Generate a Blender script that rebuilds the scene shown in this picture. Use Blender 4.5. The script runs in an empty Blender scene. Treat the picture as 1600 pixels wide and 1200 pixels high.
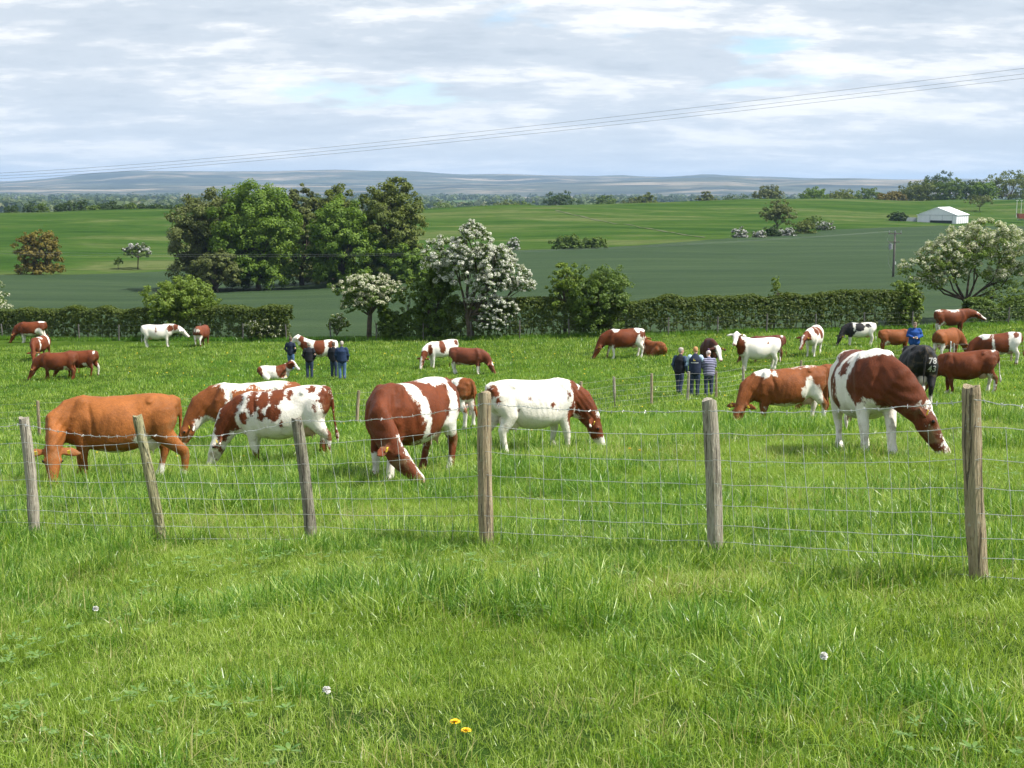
import bpy, bmesh, math, random
import numpy as np
from mathutils import Vector, Matrix
from mathutils.bvhtree import BVHTree

# ------------------------------------------------------------------ camera, sky, sun, exposure
S = bpy.context.scene
COL = S.collection
F = 2000.0                                   # focal length in pixels of the 1600 px wide photograph
PITCH = math.atan(305 / F)
CAMZ = 1.65
cam_d = bpy.data.cameras.new('camera'); cam = bpy.data.objects.new('camera', cam_d); COL.objects.link(cam)
cam_d.sensor_width = 36; cam_d.lens = 36 * F / 1600; cam_d.clip_start = 0.05; cam_d.clip_end = 60000
cam.location = (0, 0, CAMZ); cam.rotation_euler = (math.pi / 2 - PITCH, 0, 0)
S.camera = cam

TO_SUN = Vector((0.72, -0.20, 1.0)).normalized()
sun_d = bpy.data.lights.new('sun', 'SUN'); sun = bpy.data.objects.new('sun', sun_d); COL.objects.link(sun)
sun_d.energy = 5.0; sun_d.angle = math.radians(0.6); sun_d.color = (1.0, 0.955, 0.88)
sun.rotation_euler = TO_SUN.to_track_quat('Z', 'Y').to_euler(); sun.location = (40, -20, 60)

W = bpy.data.worlds.new('World'); S.world = W; W.use_nodes = True
def world():
    nt = W.node_tree; N = nt.nodes; L = nt.links
    bg = N['Background']; bg.inputs['Strength'].default_value = 0.70
    sky = N.new('ShaderNodeTexSky'); sky.sky_type = 'NISHITA'; sky.sun_disc = False
    sky.sun_elevation = math.asin(TO_SUN.z); sky.sun_rotation = math.atan2(TO_SUN.x, TO_SUN.y)
    sky.air_density = 1.0; sky.dust_density = 0.3; sky.ozone_density = 1.0
    sm = N.new('ShaderNodeVectorMath'); sm.operation = 'MULTIPLY'; sm.inputs[1].default_value = (0.150, 0.160, 0.170)
    L.new(sky.outputs[0], sm.inputs[0])
    tc = N.new('ShaderNodeTexCoord'); sp = N.new('ShaderNodeSeparateXYZ'); L.new(tc.outputs['Generated'], sp.inputs[0])
    def m(op, a, b=None, c=None, clamp=False):
        n = N.new('ShaderNodeMath'); n.operation = op; n.use_clamp = clamp
        for i, v in enumerate((a, b, c)):
            if v is None: continue
            if isinstance(v, (int, float)): n.inputs[i].default_value = v
            else: L.new(v, n.inputs[i])
        return n.outputs[0]
    zz = m('ADD', m('MAXIMUM', sp.outputs[2], 0.0), 0.17)
    cb = N.new('ShaderNodeCombineXYZ')
    L.new(m('DIVIDE', sp.outputs[0], zz), cb.inputs[0]); L.new(m('DIVIDE', sp.outputs[1], zz), cb.inputs[1])
    def noise(scale, detail, rough, off, sc=(1, 1, 1), dist=0.0):
        mp = N.new('ShaderNodeMapping'); mp.inputs['Location'].default_value = off; mp.inputs['Scale'].default_value = sc
        L.new(cb.outputs[0], mp.inputs[0])
        n = N.new('ShaderNodeTexNoise'); n.inputs['Scale'].default_value = scale; n.inputs['Detail'].default_value = detail
        n.inputs['Roughness'].default_value = rough; n.inputs['Distortion'].default_value = dist
        L.new(mp.outputs[0], n.inputs['Vector']); return n.outputs['Fac']
    def ramp(v, stops, interp='EASE'):
        r = N.new('ShaderNodeValToRGB'); r.color_ramp.interpolation = interp
        while len(r.color_ramp.elements) < len(stops): r.color_ramp.elements.new(0.5)
        for e, (p, c) in zip(r.color_ramp.elements, stops):
            e.position = p; e.color = (*c, 1) if len(c) == 3 else c
        L.new(v, r.inputs[0]); return r.outputs[0]
    # broken cloud: overlapping low down, with more open sky between the clouds overhead
    cover = noise(1.7, 8, 0.55, (18.5, 9.03, 4.57), (0.8, 1.0, 1), 0.15)
    cover = m('ADD', cover, m('MULTIPLY', m('MAXIMUM', m('SUBTRACT', 0.055, sp.outputs[2]), 0.0), 3.0))
    cover = m('SUBTRACT', cover, m('MULTIPLY', m('MINIMUM', m('MAXIMUM', sp.outputs[2], 0.0), 0.8), 0.16))
    mask = ramp(cover, [(0.31, (0, 0, 0)), (0.40, (1, 1, 1))])
    shade = noise(2.4, 9, 0.6, (11.4, 10.53, 5.27), (0.62, 1.0, 1), 0.12)
    fine = noise(9.0, 6, 0.6, (1.0, 4.0, 9.0), (0.8, 1.1, 1))
    sh = m('ADD', m('MULTIPLY', shade, 0.76), m('MULTIPLY', fine, 0.24))
    ccol = ramp(sh, [(0.36, (0.57, 0.65, 0.745)), (0.47, (0.66, 0.735, 0.82)), (0.515, (0.77, 0.825, 0.89)), (0.555, (0.94, 0.965, 0.99)), (0.62, (1.08, 1.08, 1.08))])
    mx = N.new('ShaderNodeMix'); mx.data_type = 'RGBA'
    L.new(mask, mx.inputs[0]); L.new(sm.outputs[0], mx.inputs[6]); L.new(ccol, mx.inputs[7])
    # soft white veil low over the horizon
    veil = ramp(sp.outputs[2], [(0.0, (0.9, 0.9, 0.9)), (0.12, (0, 0, 0))], 'EASE')
    mv = N.new('ShaderNodeMix'); mv.data_type = 'RGBA'
    L.new(m('MULTIPLY', veil, 0.6), mv.inputs[0]); L.new(mx.outputs[2], mv.inputs[6]); mv.inputs[7].default_value = (0.68, 0.78, 0.90, 1)
    L.new(mv.outputs[2], bg.inputs['Color'])
world()

S.view_settings.view_transform = 'Standard'; S.view_settings.look = 'None'
S.view_settings.exposure = 0.62; S.view_settings.gamma = 1.0; S.view_settings.use_curve_mapping = False
S.render.engine = 'CYCLES'
cy = S.cycles
cy.use_denoising = True; cy.use_adaptive_sampling = True; cy.adaptive_threshold = 0.02
cy.max_bounces = 5; cy.diffuse_bounces = 3; cy.glossy_bounces = 2; cy.transmission_bounces = 3; cy.transparent_max_bounces = 4
cy.volume_bounces = 0; cy.caustics_reflective = False; cy.caustics_refractive = False
cy.sample_clamp_indirect = 4.0

# ------------------------------------------------------------------ terrain as a function
def hermite(xs, ys, x):
    xs = np.asarray(xs, float); ys = np.asarray(ys, float); x = np.asarray(x, float)
    d = np.diff(ys) / np.diff(xs)
    m = np.empty_like(ys); m[1:-1] = (d[1:] * np.diff(xs)[:-1] + d[:-1] * np.diff(xs)[1:]) / (xs[2:] - xs[:-2])
    m[0] = d[0]; m[-1] = d[-1]
    i = np.clip(np.searchsorted(xs, x) - 1, 0, len(xs) - 2)
    h = xs[i + 1] - xs[i]; t = (x - xs[i]) / h
    lo = x < xs[0]; hi = x > xs[-1]
    t = np.clip(t, 0, 1)
    r = (2*t**3 - 3*t**2 + 1) * ys[i] + (t**3 - 2*t**2 + t) * h * m[i] + (-2*t**3 + 3*t**2) * ys[i + 1] + (t**3 - t**2) * h * m[i + 1]
    r = np.where(lo, ys[0] + (x - xs[0]) * m[0], r); r = np.where(hi, ys[-1], r)
    return r

def vnoise(x, y, seed=0):
    x = np.asarray(x, float); y = np.asarray(y, float)
    ix = np.floor(x); iy = np.floor(y); fx = x - ix; fy = y - iy
    fx = fx*fx*(3 - 2*fx); fy = fy*fy*(3 - 2*fy)
    def h(a, b):
        v = np.sin(a * 127.1 + b * 311.7 + seed * 74.7) * 43758.5453
        return v - np.floor(v)
    return (h(ix, iy)*(1-fx) + h(ix+1, iy)*fx)*(1-fy) + (h(ix, iy+1)*(1-fx) + h(ix+1, iy+1)*fx)*fy

NEAR_Y = [-30, 0, 4, 8, 10, 20, 30, 40, 50, 60, 70, 80]
NEAR_D = [-0.9, 1.62, 2.08, 2.58, 2.85, 4.2, 5.6, 6.95, 7.9, 8.6, 9.02, 9.4]
FAR_Y = [80, 100, 120, 150, 190, 240, 270, 330, 380, 430, 480, 540, 600, 800, 1200, 2000, 5000, 12000]
FAR_D = {-0.4: [10.25, 11.1, 12.0, 13.4, 15.2, 16.2, 15.6, 13.0, 10.4, 7.8, 9.6, 14, 19, 27, 31, 32, 33, 33],
         -0.2: [9.82, 10.8, 11.8, 13.4, 15.5, 16.3, 15.7, 13.0, 10.3, 7.7, 9.4, 14, 19, 27, 31, 32, 33, 33],
         0.0: [9.4, 10.5, 11.5, 12.6, 13.5, 13.5, 13.0, 11.4, 10.1, 8.6, 6.7, 9.5, 15, 25, 31, 32, 33, 33],
         0.2: [8.97, 9.8, 10.6, 11.9, 13.0, 13.5, 13.4, 12.4, 10.7, 8.9, 7.0, 4.6, 6.6, 22, 30, 32, 33, 33],
         0.4: [8.55, 9.3, 10.1, 11.3, 12.4, 12.6, 12.5, 12.1, 12.2, 12.1, 9.4, 5.2, 4.3, 12, 27, 32, 33, 33]}
def tilt(X, Y):
    return (-0.0535 + 0.00034 * np.clip(Y, 0, 80)) * np.clip(X, -32, 32)
def depth(X, Y):
    X = np.asarray(X, float); Y = np.asarray(Y, float)
    near = hermite(NEAR_Y, NEAR_D, np.minimum(Y, 80)) + tilt(X, Y)
    u = np.clip(X / np.maximum(Y, 80), -0.4, 0.4); k = (u + 0.4) / 0.2
    i = np.clip(np.floor(k).astype(int), 0, 3); t = k - i
    R = np.stack([hermite(FAR_Y, FAR_D[q], np.maximum(Y, 80)) for q in sorted(FAR_D)])
    g = lambda j: np.take_along_axis(R, np.clip(j, 0, 4)[None], 0)[0]
    p0, p1, p2, p3 = g(i - 1), g(i), g(i + 1), g(i + 2)
    far = 0.5 * (2*p1 + (p2 - p0)*t + (2*p0 - 5*p1 + 4*p2 - p3)*t*t + (3*p1 - p0 - 3*p2 + p3)*t**3)
    return np.where(Y < 80, near, far)
def ground(X, Y):
    X = np.atleast_1d(np.asarray(X, float)); Y = np.atleast_1d(np.asarray(Y, float)); X, Y = np.broadcast_arrays(X, Y)
    z = CAMZ - depth(X, Y)
    w = np.clip((95 - Y) / 15, 0, 1)
    z = z + w * (0.07 * (vnoise(X * 0.9, Y * 0.9, 1) - 0.5) + 0.05 * (vnoise(X * 2.6, Y * 2.6, 2) - 0.5) + 0.16 * (vnoise(X * 0.22, Y * 0.22, 3) - 0.5))
    wf = np.clip((Y - 90) / 60, 0, 1) * np.clip((2000 - Y) / 500, 0, 1)
    z = z + wf * (0.5 * (vnoise(X / 30, Y / 30, 4) - 0.5) + 0.25 * (vnoise(X / 12, Y / 12, 5) - 0.5) + np.clip((Y - 230) / 120, 0, 1) * (2.2 * (vnoise(X / 62 + 5, Y / 75, 6) - 0.5) + 0.9 * (vnoise(X / 26, Y / 30, 8) - 0.5)))
    return z
def gz(x, y): return float(ground(x, y)[0])
SP, CP = math.sin(PITCH), math.cos(PITCH)
def ray(u, v):
    cx = (u - 800) / F; cy_ = (600 - v) / F
    return Vector((cx, CP + cy_ * SP, -SP + cy_ * CP))
TS = np.concatenate([np.arange(2, 120, 0.1), np.arange(120, 900, 0.5)])
def P(u, v):                                  # a pixel of the photograph to the ground point that stands there
    r = ray(u, v); z = CAMZ + TS * r.z
    below = np.nonzero(z <= ground(TS * r.x, TS * r.y))[0]
    t = TS[below[0]] if len(below) else 600.0
    x, y = t * r.x, t * r.y
    return Vector((x, y, gz(x, y)))
def at_y(u, v, Y):                            # a pixel at a known distance
    r = ray(u, v); t = Y / r.y
    return Vector((t * r.x, Y, CAMZ + t * r.z))
def mpp(Y): return Y / F * 1.015              # metres for each photo pixel at distance Y

# ------------------------------------------------------------------ mesh and object helpers
def mesh_np(name, verts, faces, mat=None, smooth=False, attrs=None):
    me = bpy.data.meshes.new(name)
    verts = np.asarray(verts, np.float32)
    if isinstance(faces, np.ndarray):
        nf, k = faces.shape
        me.vertices.add(len(verts)); me.vertices.foreach_set('co', verts.ravel())
        me.loops.add(nf * k); me.loops.foreach_set('vertex_index', faces.astype(np.int32).ravel())
        me.polygons.add(nf); me.polygons.foreach_set('loop_start', np.arange(0, nf * k, k, dtype=np.int32))
        me.update(calc_edges=True)
    else:
        me.from_pydata(verts.tolist(), [], faces)
    if smooth: me.polygons.foreach_set('use_smooth', np.ones(len(me.polygons), bool))
    for k, a in (attrs or {}).items():
        at = me.attributes.new(k, 'FLOAT', 'POINT'); at.data.foreach_set('value', np.asarray(a, np.float32))
    if mat: me.materials.append(mat)
    return me
def obj(name, me, parent=None, loc=None, kind=None):
    o = bpy.data.objects.new(name, me); COL.objects.link(o)
    if parent is not None: o.parent = parent
    if loc is not None: o.location = loc
    if kind: o['kind'] = kind
    return o
def empty(name, loc, rz=0.0, scale=1.0):
    o = bpy.data.objects.new(name, None); COL.objects.link(o); o.location = loc; o.rotation_euler = (0, 0, rz)
    o.scale = (scale,) * 3; o.empty_display_size = 0.3
    return o
def tag(o, label, cat, group=None):
    o['label'] = label; o['category'] = cat
    if group: o['group'] = group
    return o

class MB:                                     # collects closed shapes into one mesh
    def __init__(s): s.v = []; s.f = []
    def add(s, v, f):
        b = len(s.v); s.v += [tuple(p) for p in v]; s.f += [tuple(i + b for i in q) for q in f]
    def rings(s, rings):
        n = len(rings[0]); v = [p for r in rings for p in r]; f = []
        for k in range(len(rings) - 1):
            for i in range(n):
                j = (i + 1) % n
                f.append((k*n + i, k*n + j, (k+1)*n + j, (k+1)*n + i))
        c0 = sum((Vector(p) for p in rings[0]), Vector()) / n; c1 = sum((Vector(p) for p in rings[-1]), Vector()) / n
        v += [c0, c1]; a, b = len(v) - 2, len(v) - 1
        for i in range(n):
            j = (i + 1) % n
            f.append((a, j, i)); f.append((b, (len(rings)-1)*n + i, (len(rings)-1)*n + j))
        s.add(v, f)
    def tube(s, pts, rl, rv=None, up=(0, 0, 1), n=12, e=2.0, cap=True):
        pts = [Vector(p) for p in pts]; rv = rv or rl
        if isinstance(rl, (int, float)): rl = [rl] * len(pts)
        if isinstance(rv, (int, float)): rv = [rv] * len(pts)
        P_, A, B, T = [], [], [], []
        up = Vector(up); last = None
        for i, p in enumerate(pts):
            t = (pts[min(i+1, len(pts)-1)] - pts[max(i-1, 0)]).normalized()
            sd = up.cross(t)
            if sd.length < 0.05: sd = last if last is not None else Vector((0, 1, 0)).cross(t) if abs(t.y) < .9 else Vector((1, 0, 0))
            sd = sd.normalized(); last = sd
            P_.append(p); A.append(sd); B.append(t.cross(sd)); T.append(t)
        rings = []
        def ring(p, a, b, x, y):
            out = []
            for k in range(n):
                q = 2 * math.pi * k / n; c, d = math.cos(q), math.sin(q)
                out.append(p + a * (math.copysign(abs(c) ** (2/e), c) * x) + b * (math.copysign(abs(d) ** (2/e), d) * y))
            return out
        if cap:
            m0 = min(rl[0], rv[0])
            rings.append(ring(P_[0] - T[0]*m0*.75, A[0], B[0], rl[0]*.45, rv[0]*.45)); rings.append(ring(P_[0] - T[0]*m0*.4, A[0], B[0], rl[0]*.82, rv[0]*.82))
        for i in range(len(pts)): rings.append(ring(P_[i], A[i], B[i], rl[i], rv[i]))
        if cap:
            m1 = min(rl[-1], rv[-1])
            rings.append(ring(P_[-1] + T[-1]*m1*.4, A[-1], B[-1], rl[-1]*.82, rv[-1]*.82)); rings.append(ring(P_[-1] + T[-1]*m1*.75, A[-1], B[-1], rl[-1]*.45, rv[-1]*.45))
        s.rings(rings)
    def ball(s, c, r, n=12, m=8):
        c = Vector(c); r = (r,)*3 if isinstance(r, (int, float)) else r
        rings = []
        for k in range(1, m):
            a = math.pi * k / m
            rings.append([c + Vector((math.sin(a)*math.cos(2*math.pi*i/n)*r[0], math.sin(a)*math.sin(2*math.pi*i/n)*r[1], -math.cos(a)*r[2])) for i in range(n)])
        rings.insert(0, [c + Vector((0, 0, -r[2])) + (p - c) * 0.05 for p in rings[0]]); rings.append([c + Vector((0, 0, r[2])) + (p - c) * 0.05 for p in rings[-1]])
        s.rings(rings)
    def box(s, lo, hi):
        x0, y0, z0 = lo; x1, y1, z1 = hi
        s.add([(x0,y0,z0),(x1,y0,z0),(x1,y1,z0),(x0,y1,z0),(x0,y0,z1),(x1,y0,z1),(x1,y1,z1),(x0,y1,z1)],
              [(0,3,2,1),(4,5,6,7),(0,1,5,4),(1,2,6,5),(2,3,7,6),(3,0,4,7)])
    def mesh(s, name, mat=None, smooth=False):
        me = bpy.data.meshes.new(name); me.from_pydata(s.v, [], s.f)
        if smooth: me.polygons.foreach_set('use_smooth', np.ones(len(me.polygons), bool))
        if mat: me.materials.append(mat)
        return me
    def build(s, name, mat, parent=None, smooth=False, loc=None): return obj(name, s.mesh(name, mat, smooth), parent, loc)

def remesh(mb, name, voxel, smooth_iter=6, mat=None, fac=0.5):        # overlapping closed shapes to one continuous skin
    me = mb.mesh(name + '_raw'); o = bpy.data.objects.new(name + '_raw', me); COL.objects.link(o)
    r = o.modifiers.new('r', 'REMESH'); r.mode = 'VOXEL'; r.voxel_size = voxel; r.use_smooth_shade = True
    s = o.modifiers.new('s', 'SMOOTH'); s.iterations = smooth_iter; s.factor = fac
    dg = bpy.context.evaluated_depsgraph_get()
    out = bpy.data.meshes.new_from_object(o.evaluated_get(dg)); out.name = name
    bpy.data.objects.remove(o); bpy.data.meshes.remove(me)
    out.materials.clear()
    out.polygons.foreach_set('use_smooth', np.ones(len(out.polygons), bool))
    if mat: out.materials.append(mat)
    return out

# ------------------------------------------------------------------ materials
class NT:
    def __init__(s, name):
        s.m = bpy.data.materials.new(name); s.m.use_nodes = True; s.t = s.m.node_tree; s.N = s.t.nodes; s.L = s.t.links
        s.p = s.N['Principled BSDF']; s.out = s.N['Material Output']
        s.p.inputs['Specular IOR Level'].default_value = 0.3; s.p.inputs['Roughness'].default_value = 0.8
    def put(s, sock, v):
        if isinstance(v, (int, float)): sock.default_value = v
        elif isinstance(v, (tuple, list)): sock.default_value = (*v, 1) if len(v) == 3 and sock.type == 'RGBA' else v
        else: s.L.new(v, sock)
    def math(s, op, a, b=None, clamp=False):
        n = s.N.new('ShaderNodeMath'); n.operation = op; n.use_clamp = clamp; s.put(n.inputs[0], a)
        if b is not None: s.put(n.inputs[1], b)
        return n.outputs[0]
    def pos(s, kind='world'):
        if kind == 'world': return s.N.new('ShaderNodeNewGeometry').outputs['Position']
        return s.N.new('ShaderNodeTexCoord').outputs['Object']
    def noise(s, vec, scale, detail=3, rough=0.55, stretch=None, dist=0, off=None):
        if stretch or off:
            mp = s.N.new('ShaderNodeMapping'); mp.inputs['Scale'].default_value = stretch or (1, 1, 1)
            if off: mp.inputs['Location'].default_value = off
            s.L.new(vec, mp.inputs[0]); vec = mp.outputs[0]
        n = s.N.new('ShaderNodeTexNoise'); n.inputs['Scale'].default_value = scale; n.inputs['Detail'].default_value = detail
        n.inputs['Roughness'].default_value = rough; n.inputs['Distortion'].default_value = dist; s.L.new(vec, n.inputs['Vector'])
        return n.outputs['Fac']
    def attr(s, name, kind='GEOMETRY'):
        n = s.N.new('ShaderNodeAttribute'); n.attribute_name = name; n.attribute_type = kind; return n.outputs['Fac']
    def ramp(s, v, stops, interp='LINEAR'):
        r = s.N.new('ShaderNodeValToRGB'); r.color_ramp.interpolation = interp
        while len(r.color_ramp.elements) < len(stops): r.color_ramp.elements.new(0.5)
        for e, (p, c) in zip(r.color_ramp.elements, stops): e.position = p; e.color = (*c, 1) if not isinstance(c, (int, float)) else (c, c, c, 1)
        s.put(r.inputs[0], v); return r.outputs[0]
    def mix(s, f, a, b, mode='MIX'):
        n = s.N.new('ShaderNodeMix'); n.data_type = 'RGBA'; n.blend_type = mode
        s.put(n.inputs[0], f); s.put(n.inputs[6], a); s.put(n.inputs[7], b); return n.outputs[2]
    def color(s, c): s.put(s.p.inputs['Base Color'], c)
    def bump(s, h, strength, dist):
        b = s.N.new('ShaderNodeBump'); b.inputs['Strength'].default_value = strength; b.inputs['Distance'].default_value = dist
        s.L.new(h, b.inputs['Height']); s.L.new(b.outputs[0], s.p.inputs['Normal'])
    def translucent(s, col, fac):
        t = s.N.new('ShaderNodeBsdfTranslucent'); s.put(t.inputs['Color'], col)
        x = s.N.new('ShaderNodeMixShader'); x.inputs[0].default_value = fac
        s.L.new(s.p.outputs[0], x.inputs[1]); s.L.new(t.outputs[0], x.inputs[2]); s.L.new(x.outputs[0], s.out.inputs['Surface'])
def plain(name, col, rough=0.8, metal=0.0, vary=0.12, scale=6.0):
    t = NT(name); n = t.noise(t.pos('obj'), scale, 4)
    dark = tuple(c * (1 - vary) for c in col); light = tuple(min(1, c * (1 + vary)) for c in col)
    t.color(t.ramp(n, [(0.3, dark), (0.7, light)])); t.p.inputs['Roughness'].default_value = rough; t.p.inputs['Metallic'].default_value = metal
    return t.m
def leafy(name, stops, trans=0.3, rough=0.6, gain=1.35):              # each leaf has its own tone in the attribute 'rnd'
    t = NT(name); c = t.ramp(t.attr('rnd'), stops); t.color(c); t.p.inputs['Roughness'].default_value = rough
    t.translucent(t.mix(1.0, c, (gain, gain * 1.05, gain * 0.7), 'MULTIPLY'), trans)
    return t.m
# ------------------------------------------------------------------ the setting
def pasture_mat():
    t = NT('pasture'); p = t.pos()
    big = t.noise(p, 0.035, 5, 0.6); mid = t.noise(p, 0.55, 5, 0.65); fine = t.noise(p, 7.0, 5, 0.7)
    c = t.ramp(mid, [(0.3, (0.035, 0.075, 0.010)), (0.52, (0.055, 0.105, 0.014)), (0.72, (0.085, 0.14, 0.022))])
    c = t.mix(t.ramp(big, [(0.4, 0.0), (0.65, 0.75)]), c, (0.055, 0.095, 0.014))
    c = t.mix(t.ramp(fine, [(0.42, 0.0), (0.7, 0.5)]), c, (0.045, 0.062, 0.012))
    # beyond the crop: older, yellower pasture in long streaks
    sx = t.N.new('ShaderNodeSeparateXYZ'); t.L.new(p, sx.inputs[0])
    streak = t.noise(p, 0.05, 6, 0.62, (0.35, 1.0, 1.0), 0.6); blot = t.noise(p, 0.3, 4, 0.6)
    fc = t.ramp(streak, [(0.34, (0.024, 0.056, 0.012)), (0.45, (0.038, 0.080, 0.016)), (0.54, (0.056, 0.096, 0.022)), (0.64, (0.100, 0.122, 0.045))])
    fc = t.mix(t.ramp(blot, [(0.45, 0.0), (0.75, 0.45)]), fc, (0.026, 0.055, 0.009))
    far = t.math('MULTIPLY', t.math('SUBTRACT', sx.outputs[1], 100.0), 0.02, True)
    vall = t.math('MULTIPLY', t.math('SUBTRACT', sx.outputs[1], 700.0), 0.004, True)
    patch = t.N.new('ShaderNodeTexVoronoi'); patch.inputs['Scale'].default_value = 0.0035; t.L.new(p, patch.inputs['Vector'])
    vc = t.ramp(patch.outputs['Color'], [(0.1, (0.04, 0.075, 0.018)), (0.45, (0.08, 0.13, 0.03)), (0.7, (0.16, 0.17, 0.07)), (0.9, (0.055, 0.09, 0.03))])
    c = t.mix(vall, t.mix(far, c, fc), vc)
    sx = t.N.new('ShaderNodeSeparateXYZ'); t.L.new(p, sx.inputs[0])
    tl = t.math('SINE', t.math('MULTIPLY', t.math('ADD', sx.outputs[1], t.math('MULTIPLY', sx.outputs[0], -0.28)), 2 * math.pi / 21.0))
    c = t.mix(t.ramp(tl, [(0.97, 0.0), (0.995, 0.45)]), c, (0.015, 0.036, 0.013))
    t.color(c); t.p.inputs['Roughness'].default_value = 0.9; t.p.inputs['Specular IOR Level'].default_value = 0.0
    t.bump(t.math('ADD', fine, mid), 0.7, 0.12)
    return t.m
def build_ground():
    ys = np.concatenate([np.arange(-14, 0, 1.0), np.arange(0, 16, 0.3), np.arange(16, 50, 0.6), np.arange(50, 100, 1.0), np.geomspace(100, 700, 130), np.geomspace(715, 14000, 40)])
    ts = np.linspace(-1, 1, 161); ts = np.sign(ts) * np.abs(ts) ** 1.3
    Yg, T = np.meshgrid(ys, ts, indexing='ij'); Xg = T * (26 + 0.8 * np.maximum(Yg, 0))
    Z = ground(Xg.ravel(), Yg.ravel()); n, k = len(ys), len(ts)
    I = np.arange(n * k).reshape(n, k)
    f = np.stack([I[:-1, :-1], I[:-1, 1:], I[1:, 1:], I[1:, :-1]], -1).reshape(-1, 4)
    o = obj('ground', mesh_np('ground', np.column_stack([Xg.ravel(), Yg.ravel(), Z]), f, pasture_mat(), True), kind='structure')
build_ground()

def sheet_between(name, near, far, lift, mat, nu=120, nv=40):         # a field surface lying over the ground between two boundary lines
    near = np.array(near); far = np.array(far)
    def res(l):
        s = np.concatenate([[0], np.cumsum(np.hypot(*np.diff(l, axis=0).T))]); q = np.linspace(0, s[-1], nu)
        return np.column_stack([np.interp(q, s, l[:, 0]), np.interp(q, s, l[:, 1])])
    a, b = res(near), res(far); w = np.linspace(0, 1, nv)[:, None, None]
    xy = (a[None] * (1 - w) + b[None] * w); X = xy[..., 0].ravel(); Y = xy[..., 1].ravel()
    edge = np.minimum(1, np.minimum(np.linspace(0, 1, nv), np.linspace(1, 0, nv)) * 40)[:, None] * np.ones(nu)[None]
    Z = ground(X, Y) + lift * (0.15 + 0.85 * edge.ravel())
    I = np.arange(nu * nv).reshape(nv, nu)
    f = np.stack([I[:-1, :-1], I[:-1, 1:], I[1:, 1:], I[1:, :-1]], -1).reshape(-1, 4)
    return obj(name, mesh_np(name, np.column_stack([X, Y, Z]), f, mat, True), kind='structure')
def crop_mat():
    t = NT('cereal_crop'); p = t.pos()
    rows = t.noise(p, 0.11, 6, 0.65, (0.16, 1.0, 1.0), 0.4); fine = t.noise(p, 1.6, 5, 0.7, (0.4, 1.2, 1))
    c = t.ramp(rows, [(0.3, (0.024, 0.046, 0.018)), (0.5, (0.034, 0.060, 0.023)), (0.7, (0.050, 0.080, 0.031))])  # crop green, darkened: cloud shadow over the field is put into these tones
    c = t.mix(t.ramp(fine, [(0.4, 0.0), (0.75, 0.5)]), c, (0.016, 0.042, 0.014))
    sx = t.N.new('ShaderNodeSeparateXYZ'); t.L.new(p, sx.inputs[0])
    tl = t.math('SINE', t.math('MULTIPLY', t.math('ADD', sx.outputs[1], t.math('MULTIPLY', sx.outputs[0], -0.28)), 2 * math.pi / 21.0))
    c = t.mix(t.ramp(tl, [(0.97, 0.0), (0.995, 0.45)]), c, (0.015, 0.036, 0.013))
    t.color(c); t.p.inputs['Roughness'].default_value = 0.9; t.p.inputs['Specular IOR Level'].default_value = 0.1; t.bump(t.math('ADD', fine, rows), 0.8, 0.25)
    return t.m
edge_px = [(-120, 433), (0, 431), (130, 430), (260, 424), (420, 417), (560, 410), (690, 402), (820, 392), (950, 387), (1110, 375), (1180, 371), (1300, 359), (1430, 355), (1520, 353), (1700, 352)]
far_edge = [(P(u, v).x, P(u, v).y) for u, v in edge_px]
far_edge = [(-180, 268), (-140, 258)] + far_edge[1:] + [(330, 430)]
near_edge = [(-120, 108), (-60, 100), (-40, 96), (-20, 89.5), (0, 84), (35, 83), (70, 84), (180, 90)]
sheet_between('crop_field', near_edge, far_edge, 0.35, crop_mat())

# pale farm track running down the far bank
tr = [P(u, v) for u, v in [(868, 329), (905, 338), (950, 347), (1000, 356), (1050, 364), (1100, 371)]]
v, f = [], []
for i, p in enumerate(tr):
    for k in range(8 if i < len(tr) - 1 else 1):
        q = p.lerp(tr[min(i + 1, len(tr) - 1)], k / 8); w = 0.55 + 0.35 * math.sin(i * 5.3 + k * 1.9); q.y += 1.6 * math.sin(i * 2.1 + k * 0.55)
        for sgn in (-1, 1): v.append((q.x + sgn * 0.5 * w, q.y + sgn * w, gz(q.x + sgn * 0.5 * w, q.y + sgn * w) + 0.12))
        n = len(v)
        if n > 2: f.append((n - 4, n - 3, n - 1, n - 2))
obj('path', mesh_np('path', v, f, plain('dry_earth', (0.075, 0.085, 0.035), vary=0.35, scale=0.4), True), kind='structure')

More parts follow.
